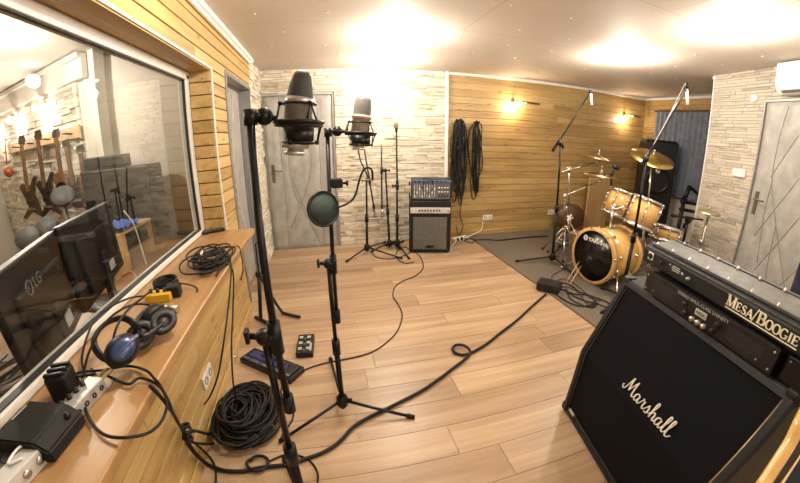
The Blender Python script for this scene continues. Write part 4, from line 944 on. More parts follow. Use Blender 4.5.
# knot against the wall and the long multicore
k = V((-0.715, 1.091, 0.348))
t = thing('cable_knot', 'knotted bunch of black cables leaning on the pine wall beside the big coil', 'cable', k)
b = MB()
for i in range(5): b.torus(k+V((.02*random.random(), .02*random.random(), .018*i-.04)), (random.uniform(-.6,.6), random.uniform(-.6,.6), 1), .013+.005*random.random(), .007, 18, 6)
b.build('knot', 'rubber', t, world=True)
b = MB(); b.tube(spl([k, (-0.720, 1.124, 0.261), *[(-0.737, 1.295, 0.050), (-0.710, 1.300, 0.050)]], 6), .0065, 6); b.build('loose_end', 'rubber', t, world=True)
b = MB(); b.tube(spl([k, (-0.700, 1.159, 0.294), *[(-0.749, 1.357, 0.060), (-0.721, 1.384, 0.060)]], 6), .008, 6); b.build('loose_end', 'rubber', t, world=True)
SN = [k, (-0.735, 1.121, 0.257), (-0.735, 1.143, 0.154), *[(-0.735, 1.194, 0.014), (-0.681, 1.166, 0.014), (-0.615, 1.144, 0.014), (-0.528, 1.137, 0.014), (-0.463, 1.149, 0.014), (-0.378, 1.153, 0.014), (-0.298, 1.155, 0.014), (-0.228, 1.177, 0.014), (-0.141, 1.203, 0.014), (-0.077, 1.238, 0.014), (-0.025, 1.284, 0.014), (0.017, 1.334, 0.014), (0.072, 1.376, 0.014), (0.165, 1.423, 0.014), (0.260, 1.460, 0.014), (0.374, 1.507, 0.014), (0.488, 1.556, 0.014), (0.601, 1.620, 0.014), (0.744, 1.708, 0.014), (0.872, 1.787, 0.014), (0.932, 1.838, 0.014)], (0.937, 1.871, 0.030), (0.911, 1.922, 0.035), (0.870, 1.959, 0.020), *[(0.832, 1.932, 0.014), (0.832, 1.880, 0.014), (0.864, 1.844, 0.014), (0.916, 1.836, 0.014), (1.012, 1.872, 0.014), (1.108, 1.918, 0.014), (1.275, 2.020, 0.014), (1.516, 2.158, 0.014), (1.748, 2.310, 0.014), (1.925, 2.422, 0.014), (2.074, 2.512, 0.014)]]
cable('multicore_cable', 'long thick black cable with a small loop snaking across the planks to the stage box', SN, .0105, k=5)
cable('floor_cable', 'small ring of black cable on the planks left of the nearest stand', [*[(-0.499, 1.204, 0.020), (-0.523, 1.187, 0.020), (-0.507, 1.149, 0.020), (-0.460, 1.127, 0.020), (-0.422, 1.147, 0.020), (-0.415, 1.189, 0.020), (-0.449, 1.218, 0.020), (-0.490, 1.216, 0.020), (-0.508, 1.192, 0.020)]], .0085)
cable('floor_cable', 'thin black cable curving over the planks from the back stands to the blue effects unit', [(1.136, 4.187, 0.006), (1.153, 3.861, 0.006), (1.081, 3.531, 0.006), (0.927, 3.326, 0.006), (0.767, 3.228, 0.006), (0.651, 3.101, 0.006), (0.589, 2.904, 0.006), (0.600, 2.732, 0.006), (0.597, 2.558, 0.006), (0.554, 2.411, 0.006), (0.476, 2.255, 0.006), (0.372, 2.136, 0.006), (0.267, 2.054, 0.006), (0.158, 2.014, 0.006), (0.020, 1.993, 0.006), (-0.088, 1.978, 0.006), (-0.186, 1.949, 0.006), (-0.269, 1.907, 0.006), (-0.329, 1.873, 0.006)], .0055)
cable('floor_cable', 'thin black cable on the planks running from under the effects unit toward the camera', [(-0.372, 1.817, 0.006), (-0.385, 1.721, 0.006), (-0.347, 1.624, 0.006), (-0.302, 1.566, 0.006), (-0.304, 1.468, 0.006), (-0.346, 1.383, 0.006), (-0.364, 1.313, 0.006)], .0055)
cable('floor_cable', 'thin black cable loop on the planks at the bottom edge beside the nearest stand', [(-0.418, 1.188, 0.006), (-0.333, 1.223, 0.006), (-0.255, 1.206, 0.006), (-0.194, 1.154, 0.006), (-0.167, 1.077, 0.006), (-0.179, 0.995, 0.006)], .0055)
cable('floor_cable', 'thin black cable dropping behind the knot to the bottom of the frame', [k, (-0.746, 1.242, 0.050), *[(-0.708, 1.210, 0.008), (-0.675, 1.128, 0.008), (-0.663, 1.042, 0.008)]], .0055)
cable('hanging_cable', 'black cable falling from the sill shelf along the pine wall to the knot', [(-0.535, 0.753, 0.895), (-0.530, 0.772, 0.842), (-0.550, 0.827, 0.728), (-0.680, 1.035, 0.455), k], .006)

# ------------------------------------------------------------------ bass amplifier and mixer by the back wall
q0, q1 = V((1.053, 4.082, 0.020)), V((1.579, 3.947, 0.020)); u = (q1-q0); ang = math.atan2(u.y, u.x); W = u.length
t = thing('bass_amplifier', 'black combo amplifier with grey mesh and silver panel by the back stone wall', 'amplifier', (q0.x, q0.y, 0), ang); D = .34; Hh = .69
b = MB(); b.box((W/2, D/2+.01, Hh/2+.015), (W, D, Hh), bev=.014); b.build('cabinet', 'tolex', t)
b = MB(); b.box((W/2, .004, .275), (W*.80, .014, .43), bev=.004); b.build('speaker_mesh', 'amp_grille', t)
b = MB(); b.box((W/2, .002, .58), (W*.94, .012, .075), bev=.003); pn = b.build('control_panel', 'silver_box', t)
for i in range(8):
    b = MB(); b.lathe([(.012,0),(.010,.016),(0,.016)], (W*.24+W*.068*i, -.004, .58), (0,-1,0), 10); b.build('knob', 'black_plastic', pn)
b = MB(); b.lathe([(.012,0),(.010,.012),(0,.012)], (W*.92, -.004, .58), (0,-1,0), 10); b.build('power_switch', 'red_ring', pn)
b = MB(); b.prism([(-.06,-.012),(.0,-.024),(.06,-.012),(.05,.014),(.02,.008),(0,.022),(-.02,.008),(-.05,.014)], .006, Matrix.Translation((W/2, -.003, .10)) @ Matrix.Rotation(PI/2, 4, 'X')); b.build('emblem', 'black_plastic', t)
for x in (.05, W-.05):
    b = MB(); b.cyl((x, .06, 0), (x, .06, .02), .02, n=10); b.cyl((x, .29, 0), (x, .29, .02), .02, n=10); b.each('rubber_foot', 'rubber', t)
Hm = Hh+.017
t = thing('mixing_desk', 'grey powered mixer standing on top of the black combo amplifier', 'mixer', (q0.x, q0.y, Hm), ang)
b = MB(); b.box((W/2+.01, .16, .135), (W*.94, .26, .26), bev=.008); b.build('case', 'black_plastic', t)
b = MB(); b.box((W/2+.01, .026, .115), (W*.88, .012, .20)); pn = b.build('fader_panel', 'mixer_face', t)
b = MB(); b.box((W/2+.01, .026, .238), (W*.90, .014, .042), bev=.003); pb = b.build('blue_panel', 'mixer_blue', t)
for i in range(9):
    b = MB(); b.box((W*.13+W*.058*i, .018, .12), (.004, .004, .16)); b.box((W*.13+W*.058*i, .014, .05+.05*((i*7) % 3)), (.014, .012, .022)); b.build('fader', 'white_plastic', pn)
for i in range(4):
    for j in range(3):
        b = MB(); b.lathe([(.011,0),(.009,.014),(0,.014)], (W*.70+W*.066*i, .020, .06+.05*j), (0,-1,0), 10); b.build('knob', 'silver_box' if j else 'black_plastic', pn)
for i in range(8):
    b = MB(); b.cyl((W*.14+W*.1*i, .02, .238), (W*.14+W*.1*i, .012, .238), .011, n=10); b.build('jack_socket', 'black_metal', pb)
for x in (.0, W*.98):
    b = MB(); b.box((x+.01 if x else .006, .06, .21), (.02, .05, .05), bev=.006); b.box((x+.01 if x else .006, .06, .06), (.02, .05, .05), bev=.006); b.each('corner_guard', 'black_plastic', t)
b = MB(); b.tube(spl([(W*.3,.05,.265),(W*.45,.0,.285),(W*.55,-.01,.24),(W*.52,-.02,.13),(W*.4,-.02,.10),(W*.30,-.012,.16),(W*.36,-.01,.24)], 6), .004, 6); o = b.build('loose_lead', 'rubber', t)
# power strip with a white flex
q = V((1.932, 4.452, 0.030)); t = thing('power_strip', 'white power strip on the floor between the combo amplifier and the wood wall', 'power strip', (q.x, q.y, 0), .35)
b = MB(); b.box((0,0,.028), (.27,.07,.052), bev=.008); b.build('case', 'white_plastic', t)
for i in range(3):
    b = MB(); b.cyl((-.08+.08*i, -.03, .035), (-.08+.08*i, -.042, .04), .025, n=14); b.build('outlet', 'black_plastic', t)
cable('white_flex', 'white flex running down the wood wall from the socket to the power strip', [(2.394, 4.640, 0.210), (2.357, 4.620, 0.087), (2.220, 4.580, 0.043), (1.968, 4.284, 0.100), (1.939, 4.358, 0.050)], .008, 'white_cable')
cable('white_flex', 'white lead from the power strip along the foot of the combo amplifier', [(1.834, 4.334, 0.050), (1.697, 4.178, 0.020), (1.563, 3.981, 0.010), (1.733, 4.154, 0.010)], .007, 'white_cable')
cable('floor_cable', 'short black cable curl on the planks right of the power strip', [(1.999, 4.380, 0.008), (2.045, 4.268, 0.008), (2.137, 4.396, 0.008), (2.069, 4.465, 0.008), (1.950, 4.342, 0.008)], .006)
cable('floor_cable', 'black cable lying along the back edge of the carpet', [(2.119, 4.360, 0.020), (2.307, 4.339, 0.020), (2.504, 4.263, 0.020), (2.773, 4.274, 0.020), (3.056, 4.285, 0.020), (3.386, 4.260, 0.020)], .008)
# hanging cable bundles on hooks
def bundle(lab, top, bot, w, n, seed, name='hanging_cable_bundle'):
    rd = random.Random(seed); top, bot = V(top), V(bot); t = thing(name, lab, 'cable', (top.x, YB-.03, bot.z), 0, 'cable bundles hanging on the wood wall')
    b = MB(); b.tube([(top.x, YB, top.z), (top.x, YB-.13, top.z-.005), (top.x, YB-.15, top.z+.02)], .008, 8); b.build('hook', 'black_metal', t, world=True)
    for k in range(n):
        x = top.x + rd.uniform(-.4, .4)*w; wd = rd.uniform(.25, .75)*w*.6; dp = rd.uniform(.03, .12); L = (top.z-bot.z)*rd.uniform(.62, 1.0); xs = rd.uniform(-.02, .02)
        pts = [(top.x, YB-dp, top.z+.01), (x-wd*.6, YB-dp, top.z-.10), (x-wd, YB-dp, top.z-L*.4), (x-wd*.7+xs, YB-dp+.01, top.z-L*.8), (x+xs, YB-dp, top.z-L), (x+wd*.7+xs, YB-dp-.01, top.z-L*.8), (x+wd, YB-dp, top.z-L*.4), (x+wd*.6, YB-dp, top.z-.09), (top.x, YB-dp, top.z+.015)]
        pts = [(p[0]+rd.uniform(-.028,.028), min(YB-.02, p[1]), p[2]+rd.uniform(-.02,.02)) for p in pts]
        b = MB(); b.tube(spl(pts, 5), .0075, 6); b.build('cable_loop', 'rubber', t, world=True)
    b = MB(); z = top.z-.34*(top.z-bot.z)
    for i in range(4): b.torus((top.x, YB-.07, z+.012*i), (0,.2,1), w*.34, .008, 18, 6)
    b.build('binding_turns', 'rubber', t, world=True)
    return t
bundle('wide black cable bundle hanging on the wood wall, left of the slim one', (1.937, 4.600, 1.732), (1.989, 4.600, 0.505), .17, 18, 1)
bundle('slim black cable bundle hanging on the wood wall, right of the wide one', (2.213, 4.600, 1.720), (2.274, 4.600, 0.447), .12, 9, 2)
cable('hanging_cable', 'single black cable end dangling low below the wide cable bundle', [(2.002, 4.600, 0.581), (1.988, 4.620, 0.347), (2.045, 4.620, 0.172), (1.985, 4.620, 0.032), (1.929, 4.620, 0.179)], .006)

# ------------------------------------------------------------------ microphone stands in front of the back stone wall
A_ = (.512, 4.187)
boom_stand('black boom stand with hanging boom arm, leftmost before the back stone wall', A_, [(0.226, 3.960, 0.000), (0.822, 4.655, 0.000), (0.902, 3.904, 0.000)], (0.535, 4.187, 0.976), ((0.625, 4.150, 0.544), (0.521, 4.200, 1.347)), (.014,.010), 'stands before the back stone wall', grip=.12)
boom_stand('black boom stand, middle one before the back stone wall', (.834, 4.30), [(0.585, 4.259, 0.000), (0.995, 4.241, 0.000), (0.972, 4.798, -0.000)], (0.798, 4.300, 1.075), ((0.734, 4.260, 0.526), (0.754, 4.320, 1.401)), (.013,.010), 'stands before the back stone wall', grip=.10)
t = boom_stand('straight black stand with a white tipped microphone, beside the combo amplifier', (.935, 4.262), [(0.816, 4.465, 0.000), (1.000, 3.879, -0.000), (1.098, 4.739, 0.000)], (0.939, 4.262, 0.873), ((0.943, 4.262, 0.899), (0.937, 4.262, 1.613)), (.014,.010), 'stands before the back stone wall', grip=.05)
t = thing('small_microphone', 'small pale microphone on top of the straight stand before the stone wall', 'microphone', (0.937, 4.262, 1.613)); p0, p1 = V((0.937, 4.262, 1.613)), V((0.934, 4.262, 1.738)); b = MB(); b.cyl(p0, p1, .026, .03, 14); b.build('capsule', 'pale_capsule', t, world=True); b = MB(); b.cyl(p0-V((0,0,.05)), p0, .014, .02, 12); b.build('clip', 'black_plastic', t, world=True)
for lab, p0, p1 in (('small grey microphone hanging at the low end of the leftmost boom', (0.619, 4.140, 0.611), (0.623, 4.140, 0.520)), ('small silver microphone at the low end of the middle boom', (0.734, 4.250, 0.582), (0.732, 4.250, 0.489))):
    t = thing('small_microphone', lab, 'microphone', p1, 0, 'small microphones before the stone wall'); b = MB(); b.cyl(p0, p1, .022, .017, 12); b.build('capsule', 'steel', t, world=True); b = MB(); b.ball(p1, .024, 10); b.build('grille', 'mic_mesh2', t, world=True)
cable('floor_cable', 'thin black cable looping on the planks below the back stands', [(0.583, 4.242, 0.006), (0.604, 4.037, 0.006), (0.740, 3.928, 0.006), (0.903, 3.962, 0.006), (1.076, 4.118, 0.006), (1.061, 4.338, 0.006), (0.939, 4.237, 0.006), (0.853, 3.975, 0.006), (0.903, 3.744, 0.006), (1.030, 3.747, 0.006)], .006)

# ------------------------------------------------------------------ angled cabinet with rack amplifier and head
a8 = math.radians(11); CA = (1.243, 1.137); CR = math.atan2(-math.cos(a8), -math.sin(a8))
t = cab = thing('speaker_cabinet', 'big black angled guitar speaker cabinet with a white script logo', 'speaker cabinet', (CA[0], CA[1], 0), CR)
W, HT, KZ, BY, DP = .935, .856, .43, .19, .47; X0 = -.022; KY = .016; Z0 = .014
prof = [(0,Z0),(KY,KZ),(BY,HT),(DP,HT),(DP,Z0)]
TP = lambda x: Matrix(((0,0,1,x),(1,0,0,0),(0,1,0,0),(0,0,0,1)))
b = MB(); b.prism(prof, W, TP(X0)); bm = b.bm; bmesh.ops.recalc_face_normals(bm, faces=bm.faces)
bm.normal_update()
fr = [f for f in bm.faces if abs(f.normal.x) < .1 and f.normal.y < -.5]
bmesh.ops.inset_region(bm, faces=fr, thickness=.034, depth=0, use_even_offset=True)
inner = fr
r = bmesh.ops.extrude_face_region(bm, geom=inner); vs = [v for v in r['geom'] if isinstance(v, bmesh.types.BMVert)]
bmesh.ops.delete(bm, geom=inner, context='FACES')
for v in vs: v.co.y += .022
ed = [e for e in bm.edges if len(e.link_faces) == 2 and e.calc_face_angle(0) > .5 and all(abs(v.co.x-X0) < .001 or abs(v.co.x-X0-W) < .001 or v.co.z > HT-.001 or v.co.z < Z0+.005 for v in e.verts)]
bmesh.ops.bevel(bm, geom=ed, offset=.011, segments=3, profile=.5, affect='EDGES')
b.build('cabinet_shell', 'tolex', t)
sn = V((0, -(HT-KZ), BY-KY)).normalized(); sd = V((0, BY-KY, HT-KZ)).normalized()
b = MB(); i_ = .034
def fpt(x, s): # s: arc length up the front
    if s <= KZ-Z0: return V((x, KY*s/(KZ-Z0), Z0+s))
    return V((x, KY, KZ)) + sd*(s-(KZ-Z0))
SL = KZ-Z0; SU = SL + V((0, BY-KY, HT-KZ)).length
rows_ = [i_, SL, SU-i_]
g = [[b.bm.verts.new(fpt(x, s)+V((0,.018,0))) for x in (X0+i_, X0+W-i_)] for s in rows_]
for j in range(2): b._f([g[j][0], g[j][1], g[j+1][1], g[j+1][0]])
b.build('grille_cloth', 'grille', t)
b = MB(); loop = [fpt(X0+i_+.004, i_+.004), fpt(X0+W-i_-.004, i_+.004), fpt(X0+W-i_-.004, SL), fpt(X0+W-i_-.004, SU-i_-.004), fpt(X0+i_+.004, SU-i_-.004), fpt(X0+i_+.004, SL)]
b.tube([p+V((0,.010,0)) for p in loop[1:4]], .004, 6); b.build('piping', 'gold_trim', t)
b = MB(); b.tube([p+V((0,.012,0)) for p in loop[3:]+loop[:2]], .0035, 6); b.build('piping', 'dark_steel', t, label='gold piping coloured dark for its faint look, round the left side of the grille')  # same gold piping, dimmed in its colour where it shows faint
for x in (X0, X0+W):
    for (y, z) in ((0,.026),(BY,HT),(DP,HT),(DP,.026)):
        b = MB(); s = 1 if x == X0 else -1; yy = .024 if y < DP else -.024; zz = -.024 if z > .5 else .020
        b.box((x+s*.022, y+yy*.85, z+zz*.8), (.052, .058, .056), bev=.014, seg=3); b.each('corner_guard', 'black_plastic', t)
        b = MB(); b.ball((x-s*.005, y+yy, z+zz), .005, 8); b.ball((x+s*.02, y+yy*.3, z-.052 if z > .5 else z+.05), .004, 8); b.each('screw', 'chrome', t)
for (x, y) in ((X0+.08,.08),(X0+W-.08,.08),(X0+.08,DP-.08),(X0+W-.08,DP-.08)):
    b = MB(); b.cyl((x,y,0), (x,y,.016), .028, .024, 14); b.each('rubber_foot', 'rubber', t)
b = MB(); b.box((X0+.10, .004, .062), (.055,.010,.014), bev=.001); b.build('small_badge', 'silver_ink', t)
# script logo: letters as pen strokes in units of x-height
STROKES = [
 [(-.35,.15),(-.15,.0),(.1,.35),(.45,1.75),(.55,2.05)], [(.55,2.05),(.60,1.2),(.72,.35)], [(.72,.35),(1.05,1.3),(1.38,2.0)], [(1.38,2.0),(1.36,1.1),(1.42,.25),(1.58,.02),(1.8,.25)], [(-.35,.15),(-.45,.4),(-.25,.5)],
 [(2.55,.85),(2.3,1.0),(2.0,.75),(1.92,.3),(2.1,.02),(2.38,.22),(2.58,.9)], [(2.58,.9),(2.52,.35),(2.66,.03),(2.9,.25)],
 [(2.9,.25),(3.15,.85),(3.2,1.12),(3.3,.92),(3.55,.95)], [(3.55,.95),(3.48,.4),(3.62,.04),(3.85,.25)],
 [(3.85,.25),(4.2,.85),(4.3,1.1)], [(4.3,1.1),(4.45,.6),(4.4,.15),(4.15,.0),(3.98,.12)], [(4.4,.15),(4.75,.3)],
 [(4.75,.3),(5.1,1.2),(5.25,1.95),(5.1,2.1),(4.98,1.6),(4.95,.02)], [(4.95,.02),(5.08,.7),(5.32,.95),(5.48,.7),(5.45,.2),(5.58,.02),(5.8,.25)],
 [(6.5,.85),(6.25,1.0),(5.95,.75),(5.87,.3),(6.05,.02),(6.33,.22),(6.53,.9)], [(6.53,.9),(6.47,.35),(6.61,.03),(6.85,.25)],
 [(6.85,.25),(7.2,1.2),(7.35,1.95),(7.2,2.1),(7.07,1.6),(7.05,.4),(7.2,.02),(7.45,.25)],
 [(7.45,.25),(7.8,1.2),(7.95,1.95),(7.8,2.1),(7.67,1.6),(7.65,.4),(7.8,.02),(8.1,.2),(8.3,.5)]]
b = MB(); sc = .0375; LX, LS = .345, SL+.035
T = frame_T(fpt(LX, LS)+sn*.006+V((0,.016,0)), (1,0,0), sd)
for s_ in STROKES:
    P = spl([V((x+.0*y, y*.95, 0)) for x, y in s_], 6); n_ = len(P)
    rr = []
    for i, p in enumerate(P):
        d = (P[min(n_-1, i+1)]-P[max(0, i-1)]); down = abs(d.y)/(d.length+1e-6)*(1 if d.y < 0 else .45)
        rr.append(sc*(.045+.065*down))
    b.tube([T @ V((p.x*sc, p.y*sc, 0)) for p in P], rr, 8)
b.build('script_logo', 'white_ink', t)
# rack power amplifier
t = thing('power_amplifier', 'black rack power amplifier lying on top of the speaker cabinet', 'amplifier', (CA[0], CA[1], HT+.002), CR)
px0, px1, py = .155, .812, .172; PW = px1-px0
b = MB(); b.box(((px0+px1)/2, py+.13, .058), (PW-.02,.24,.088), bev=.003); b.build('chassis', 'black_metal', t)
b = MB(); b.box(((px0+px1)/2, py, .056), (PW,.012,.094), bev=.002); fp = b.build('front_panel', 'black_plastic', t)
b = MB()
for x in (px0+.012, px1-.012):
    for z in (.025,.088): b.ball((x, py-.007, z), .005, 8)
for x in (px0+.06, px1-.06): b.ball((x, py-.007, .03), .004, 8)
b.each('rack_screw', 'steel', fp)
b = MB()
for x in (px0+.12, px1-.12):
    for i in range(7): b.box((x, py-.006, .036+.007*i), (.15,.002,.0025))
b.each('vent_slot', 'seal', fp)
Tt = lambda x, z: frame_T((x, py-.0066, z), (1,0,0), (0,0,1))
text_bm('STEREO SIMUL-CLASS 2:NINETY', .0185, Tt((px0+px1)/2, .089), .0004, 1.0).build('lettering', 'silver_ink', fp)
mx_ = (px0+px1)/2+.01
b = MB(); b.box((mx_, py-.008, .060), (.058,.006,.026), bev=.002); bd = b.build('badge', 'silver_ink', fp)
text_bm('MESA', .017, frame_T((mx_, py-.0118, .060), (1,0,0), (0,0,1)), .0004, 1.1).build('lettering', 'black_plastic', bd)
for dx, z in ((-.085,.062),(-.072,.030),(-.03,.024),(.0,.024),(.03,.024),(.072,.030),(.085,.062)):
    b = MB(); b.lathe([(.012,0),(.010,.016),(.0,.017)], (mx_+dx, py-.006, z), (0,-1,0), 14); b.build('knob', 'steel' if abs(dx) < .05 else 'black_plastic', fp)
for x in (px0+.05, px1-.05):
    b = MB(); b.cyl((x, py+.05, .0), (x, py+.05, .015), .014, n=10); b.cyl((x, py+.22, .0), (x, py+.22, .015), .014, n=10); b.each('rubber_foot', 'rubber', t)
# switching head on top
HZ = HT+.002+.1035
t = thing('amplifier_head', 'long black amplifier unit with cream logo and studded grey top, above the rack amplifier', 'amplifier', (1.440, 1.048, HZ), math.radians(-90-14))
hx0, hx1, hy = .0, .95, .0; HWd = hx1-hx0; ht = .080
b = MB(); P = [(hy,.012),(hy,.012+ht-.012),(hy+.012,.012+ht),(hy+.20,.012+ht+.016),(hy+.20,.012)]
b.prism(P, HWd, TP(hx0)); bmesh.ops.bevel(b.bm, geom=b.bm.edges[:], offset=.007, segments=3, affect='EDGES'); b.build('case', 'tolex', t)
b = MB(); bmat = 'dark_steel'
b.box(((hx0+hx1)/2, hy+.115, .012+ht+.0125), (HWd-.02,.13,.006), rot=(.085,0,0)); b.build('top_plate', 'top_grey', t)
b = MB(); b.box(((hx0+hx1)/2, hy+.036, .012+ht+.010), (HWd-.02,.010,.008), rot=(.085,0,0)); b.box(((hx0+hx1)/2, hy+.18, .012+ht+.022), (HWd-.02,.010,.010), rot=(.085,0,0)); b.each('guard_rail', 'dark_steel', t)
for i in range(9):
    x = hx0+.05+.105*i
    b = MB(); b.lathe([(.0055,0),(.0055,.007),(.004,.008),(.004,.014),(.0,.015)], (x, hy+.036, .012+ht+.012), n=12); b.build('stud', 'steel', t)
    b = MB(); b.lathe([(.0055,0),(.0055,.007),(.004,.008),(.004,.014),(.0,.015)], (x+.03, hy+.17, .012+ht+.022), n=12); b.build('stud', 'steel', t)
b = MB(); c_ = (hx0+.062, hy-.002, .012+ht*.52); b.box(c_, (.036,.004,.036), bev=.002); b.build('socket_plate', 'cream_ink', t)
b = MB(); b.lathe([(0,.003),(.014,.003),(.015,0)], (c_[0], hy-.004, c_[2]), (0,-1,0), 18); b.build('round_socket', 'black_plastic', t)
b = MB(); b.lathe([(0,.004),(.010,.004),(.011,0)], (hx0+.135, hy-.001, .012+ht*.45), (0,-1,0), 16); b.build('jack_socket', 'black_metal', t)
b = MB()
for i in range(3): b.box((hx0+.235, hy-.001, .012+ht*(.42+.11*i)), (.045+.008*(i % 2),.002,.004))
b.box((hx0+.195, hy-.001, .012+ht*.62), (.008,.002,.008)); b.box((hx0+.275, hy-.001, .012+ht*.5), (.012,.002,.010)); b.each('marking', 'silver_ink', t)
b = MB(); b.lathe([(0,.012),(.006,.012),(.008,.004),(.010,0)], (hx0+.315, hy-.001, .012+ht*.42), (0,-1,0), 12); b.build('toggle_switch', 'steel', t)
# serif capitals from bars: (x0,y0,x1,y1,width); S, O, G, B bowls as polylines
def serif(ch):
    K, Tn = .20, .085; S_ = []
    st = lambda x, k=K: [(x,0,x,1,k), (x-.17,.03,x+.17,.03,.06), (x-.17,.97,x+.17,.97,.06)]
    if ch == 'M': return st(.14,Tn)+st(.98)+[(.14,1,.55,.02,K),(.98,1,.55,.02,Tn)], 1.2
    if ch == 'E': return st(.2)+[(.2,.965,.72,.965,.07),(.2,.035,.75,.035,.07),(.2,.52,.6,.52,.07),(.72,1,.72,.78,.06),(.75,0,.75,.24,.06),(.6,.62,.6,.42,.05)], .9
    if ch == 'A': return [(.05,0,.45,1,Tn),(.45,1,.85,0,K),(.2,.33,.68,.33,.07),(-.08,.03,.2,.03,.06),(.68,.03,1.0,.03,.06)], .98
    if ch == '/': return [(.0,-.12,.42,1.08,.085)], .5
    if ch == 'I': return st(.2), .46
    if ch == 'O': return [(.47+.42*math.cos(a*PI/12), .5+.5*math.sin(a*PI/12), .47+.42*math.cos((a+1)*PI/12), .5+.5*math.sin((a+1)*PI/12), .07+.14*abs(math.cos((a+.5)*PI/12))) for a in range(24)], 1.02
    if ch == 'G': return [(.47+.42*math.cos(a*PI/12), .5+.5*math.sin(a*PI/12), .47+.42*math.cos((a+1)*PI/12), .5+.5*math.sin((a+1)*PI/12), .07+.14*abs(math.cos((a+.5)*PI/12))) for a in range(3, 22)]+[(.82,.05,.82,.42,.15),(.62,.42,.98,.42,.06)], 1.06
    if ch == 'S':
        P = [(.68,.78),(.62,.93),(.40,.99),(.18,.90),(.16,.70),(.36,.56),(.58,.45),(.72,.27),(.62,.08),(.38,.01),(.16,.08),(.10,.26)]
        return [(*p, *q, w_) for p, q, w_ in zip(P, P[1:], [.07,.07,.09,.13,.17,.2,.2,.16,.12,.08,.07])], .86
    if ch == 'B':
        up = [(.2+.0, .97)]+[(.48+.26*math.cos(a), .745+.23*math.sin(a)) for a in [PI/2-PI*i/8 for i in range(9)]]+[(.2,.515)]
        lo = [(.2,.515)]+[(.52+.30*math.cos(a), .275+.25*math.sin(a)) for a in [PI/2-PI*i/8 for i in range(9)]]+[(.2,.025)]
        f = lambda P: [(*p, *q, .07+.13*min(1, abs(q[1]-p[1])/.08)) for p, q in zip(P, P[1:])]
        return st(.2)+f(up)+f(lo), .98
b = MB(); x = 0; LH = .040; T = frame_T((hx0+.520, hy-.0035, .012+.024), (1,0,0), (0,0,1))
for i, ch in enumerate('MESA/BOOGIE'):
    bars, adv = serif(ch); s = LH if ch in 'M/B' and i in (0,4,5) else LH*.76; sx_ = s*.87
    for (xa, ya, xb, yb, w_) in bars:
        p, q = V((x+xa*sx_, ya*s, 0)), V((x+xb*sx_, yb*s, 0)); d = q-p; L = d.length
        if L < 1e-6: continue
        b.box(T @ V((0,0,0)), (0,0,0)) if False else None
        m_ = (p+q)/2; ang = math.atan2(d.y, d.x); b.box((0,0,0), (L+ (s*.05 if ch in 'OGSB' else 0), w_*s, .003), M_=T @ Matrix.Translation(m_) @ Matrix.Rotation(ang, 4, 'Z'))
    x += adv*sx_
b.box((x/2, -.009, 0), (x, .0035, .003), M_=T)
b.build('serif_logo', 'cream_ink', t)
for x in (.16, .62):
    b = MB(); b.cyl((x, hy+.03, .0), (x, hy+.03, .014), .016, n=12); b.cyl((x, hy+.16, .0), (x, hy+.16, .014), .016, n=12); b.each('rubber_foot', 'rubber', t)
# small brown box right of the rack amplifier
t = thing('effects_rack_box', 'small black box on the speaker cabinet at the end of the rack amplifier', 'box', (CA[0], CA[1], HT+.002), CR)
b = MB(); b.box((.868, .262, .047), (.085,.13,.09), bev=.004); b.build('case', 'black_metal', t)
b = MB(); b.ball((.84, .196, .075), .004, 8); b.ball((.895, .196, .03), .004, 8); b.each('screw', 'steel', t)

# ------------------------------------------------------------------ drum kit
def drum(name, lab, c, axis, r, depth, lugs=6, group=None, bass=False, head='drum_head', roll=0.3, lug_all=True):
    """c = centre of the top (or front) rim; axis points out of that head"""
    c = V(c); A = V(axis).normalized(); t = thing(name, lab, 'drum', (c-A*depth), 0, group)
    b = MB(); b.rnd = random.random(); b.lathe([(r*.97,-depth),(r,-depth),(r,0),(r*.97,0),(r*.96,-.01)], c, A, 48); b.build('shell', 'maple', t, world=True)
    Q = A.to_track_quat('Z', 'Y').to_matrix()
    for z, k in ((0, 1), (-depth, -1)):
        b = MB(); R = r*1.035
        if bass: b.lathe([(r*.95,-.022*k),(R+.012,-.022*k),(R+.014,.0),(R+.012,.024*k),(r*.95,.024*k)], c+A*z, A, 56); b.build('hoop', 'maple_h', t, world=True)
        else: b.lathe([(r*.97,.012*k),(R,.014*k),(R+.006,.008*k),(R+.004,-.022*k),(R-.006,-.022*k),(R-.006,.0)], c+A*z, A, 44); b.build('hoop', 'chrome', t, world=True)
        b = MB(); b.lathe([(0,.004*k),(r*.985,.002*k),(r*.985,-.004*k)], c+A*z, A, 48); hd = b.build('drum_head', head if z == 0 else 'drum_head', t, world=True)
        if bass and z == 0: front = hd
    for i in range(lugs):
        a = 2*PI*i/lugs+roll; d = Q @ V((math.cos(a), math.sin(a), 0))
        b = MB(); lc = depth*.5 if depth < .2 else None
        for z in ([-depth*.5] if lc else [-min(.09, depth*.28), -depth+min(.09, depth*.28)]):
            b.ball(c+A*z+d*r, (.015,.015,.022), 10); b.cyl(c+A*z+d*(r+.005), c+A*z+d*(r+.022), .010, n=10)
        R = r*1.035+.006 if not bass else r*1.035+.014
        if bass:
            for z, k in ((0,1),(-depth,-1)):
                b.tube([c+A*(z+.03*k)+d*(R-.01), c+A*(z-.10*k)+d*(R-.004)], .005, 6); b.box(c+A*(z+.026*k)+d*(R-.008), (.022,.022,.022), bev=.004)
        else: b.tube([c+A*.006+d*R, c-A*(depth+.006)+d*R], .0045, 6); b.cyl(c+A*.012+d*R, c-A*.004+d*R, .008, n=8); b.cyl(c-A*(depth+.012)+d*R, c-A*(depth-.004)+d*R, .008, n=8)
        b.each('lug', 'chrome', t, world=True)
    return t, (front if bass else None), Q
ba = math.radians(184); BA = V((math.cos(ba), math.sin(ba), 0)); BC = V((2.755, 2.625, .316)); BR = .292
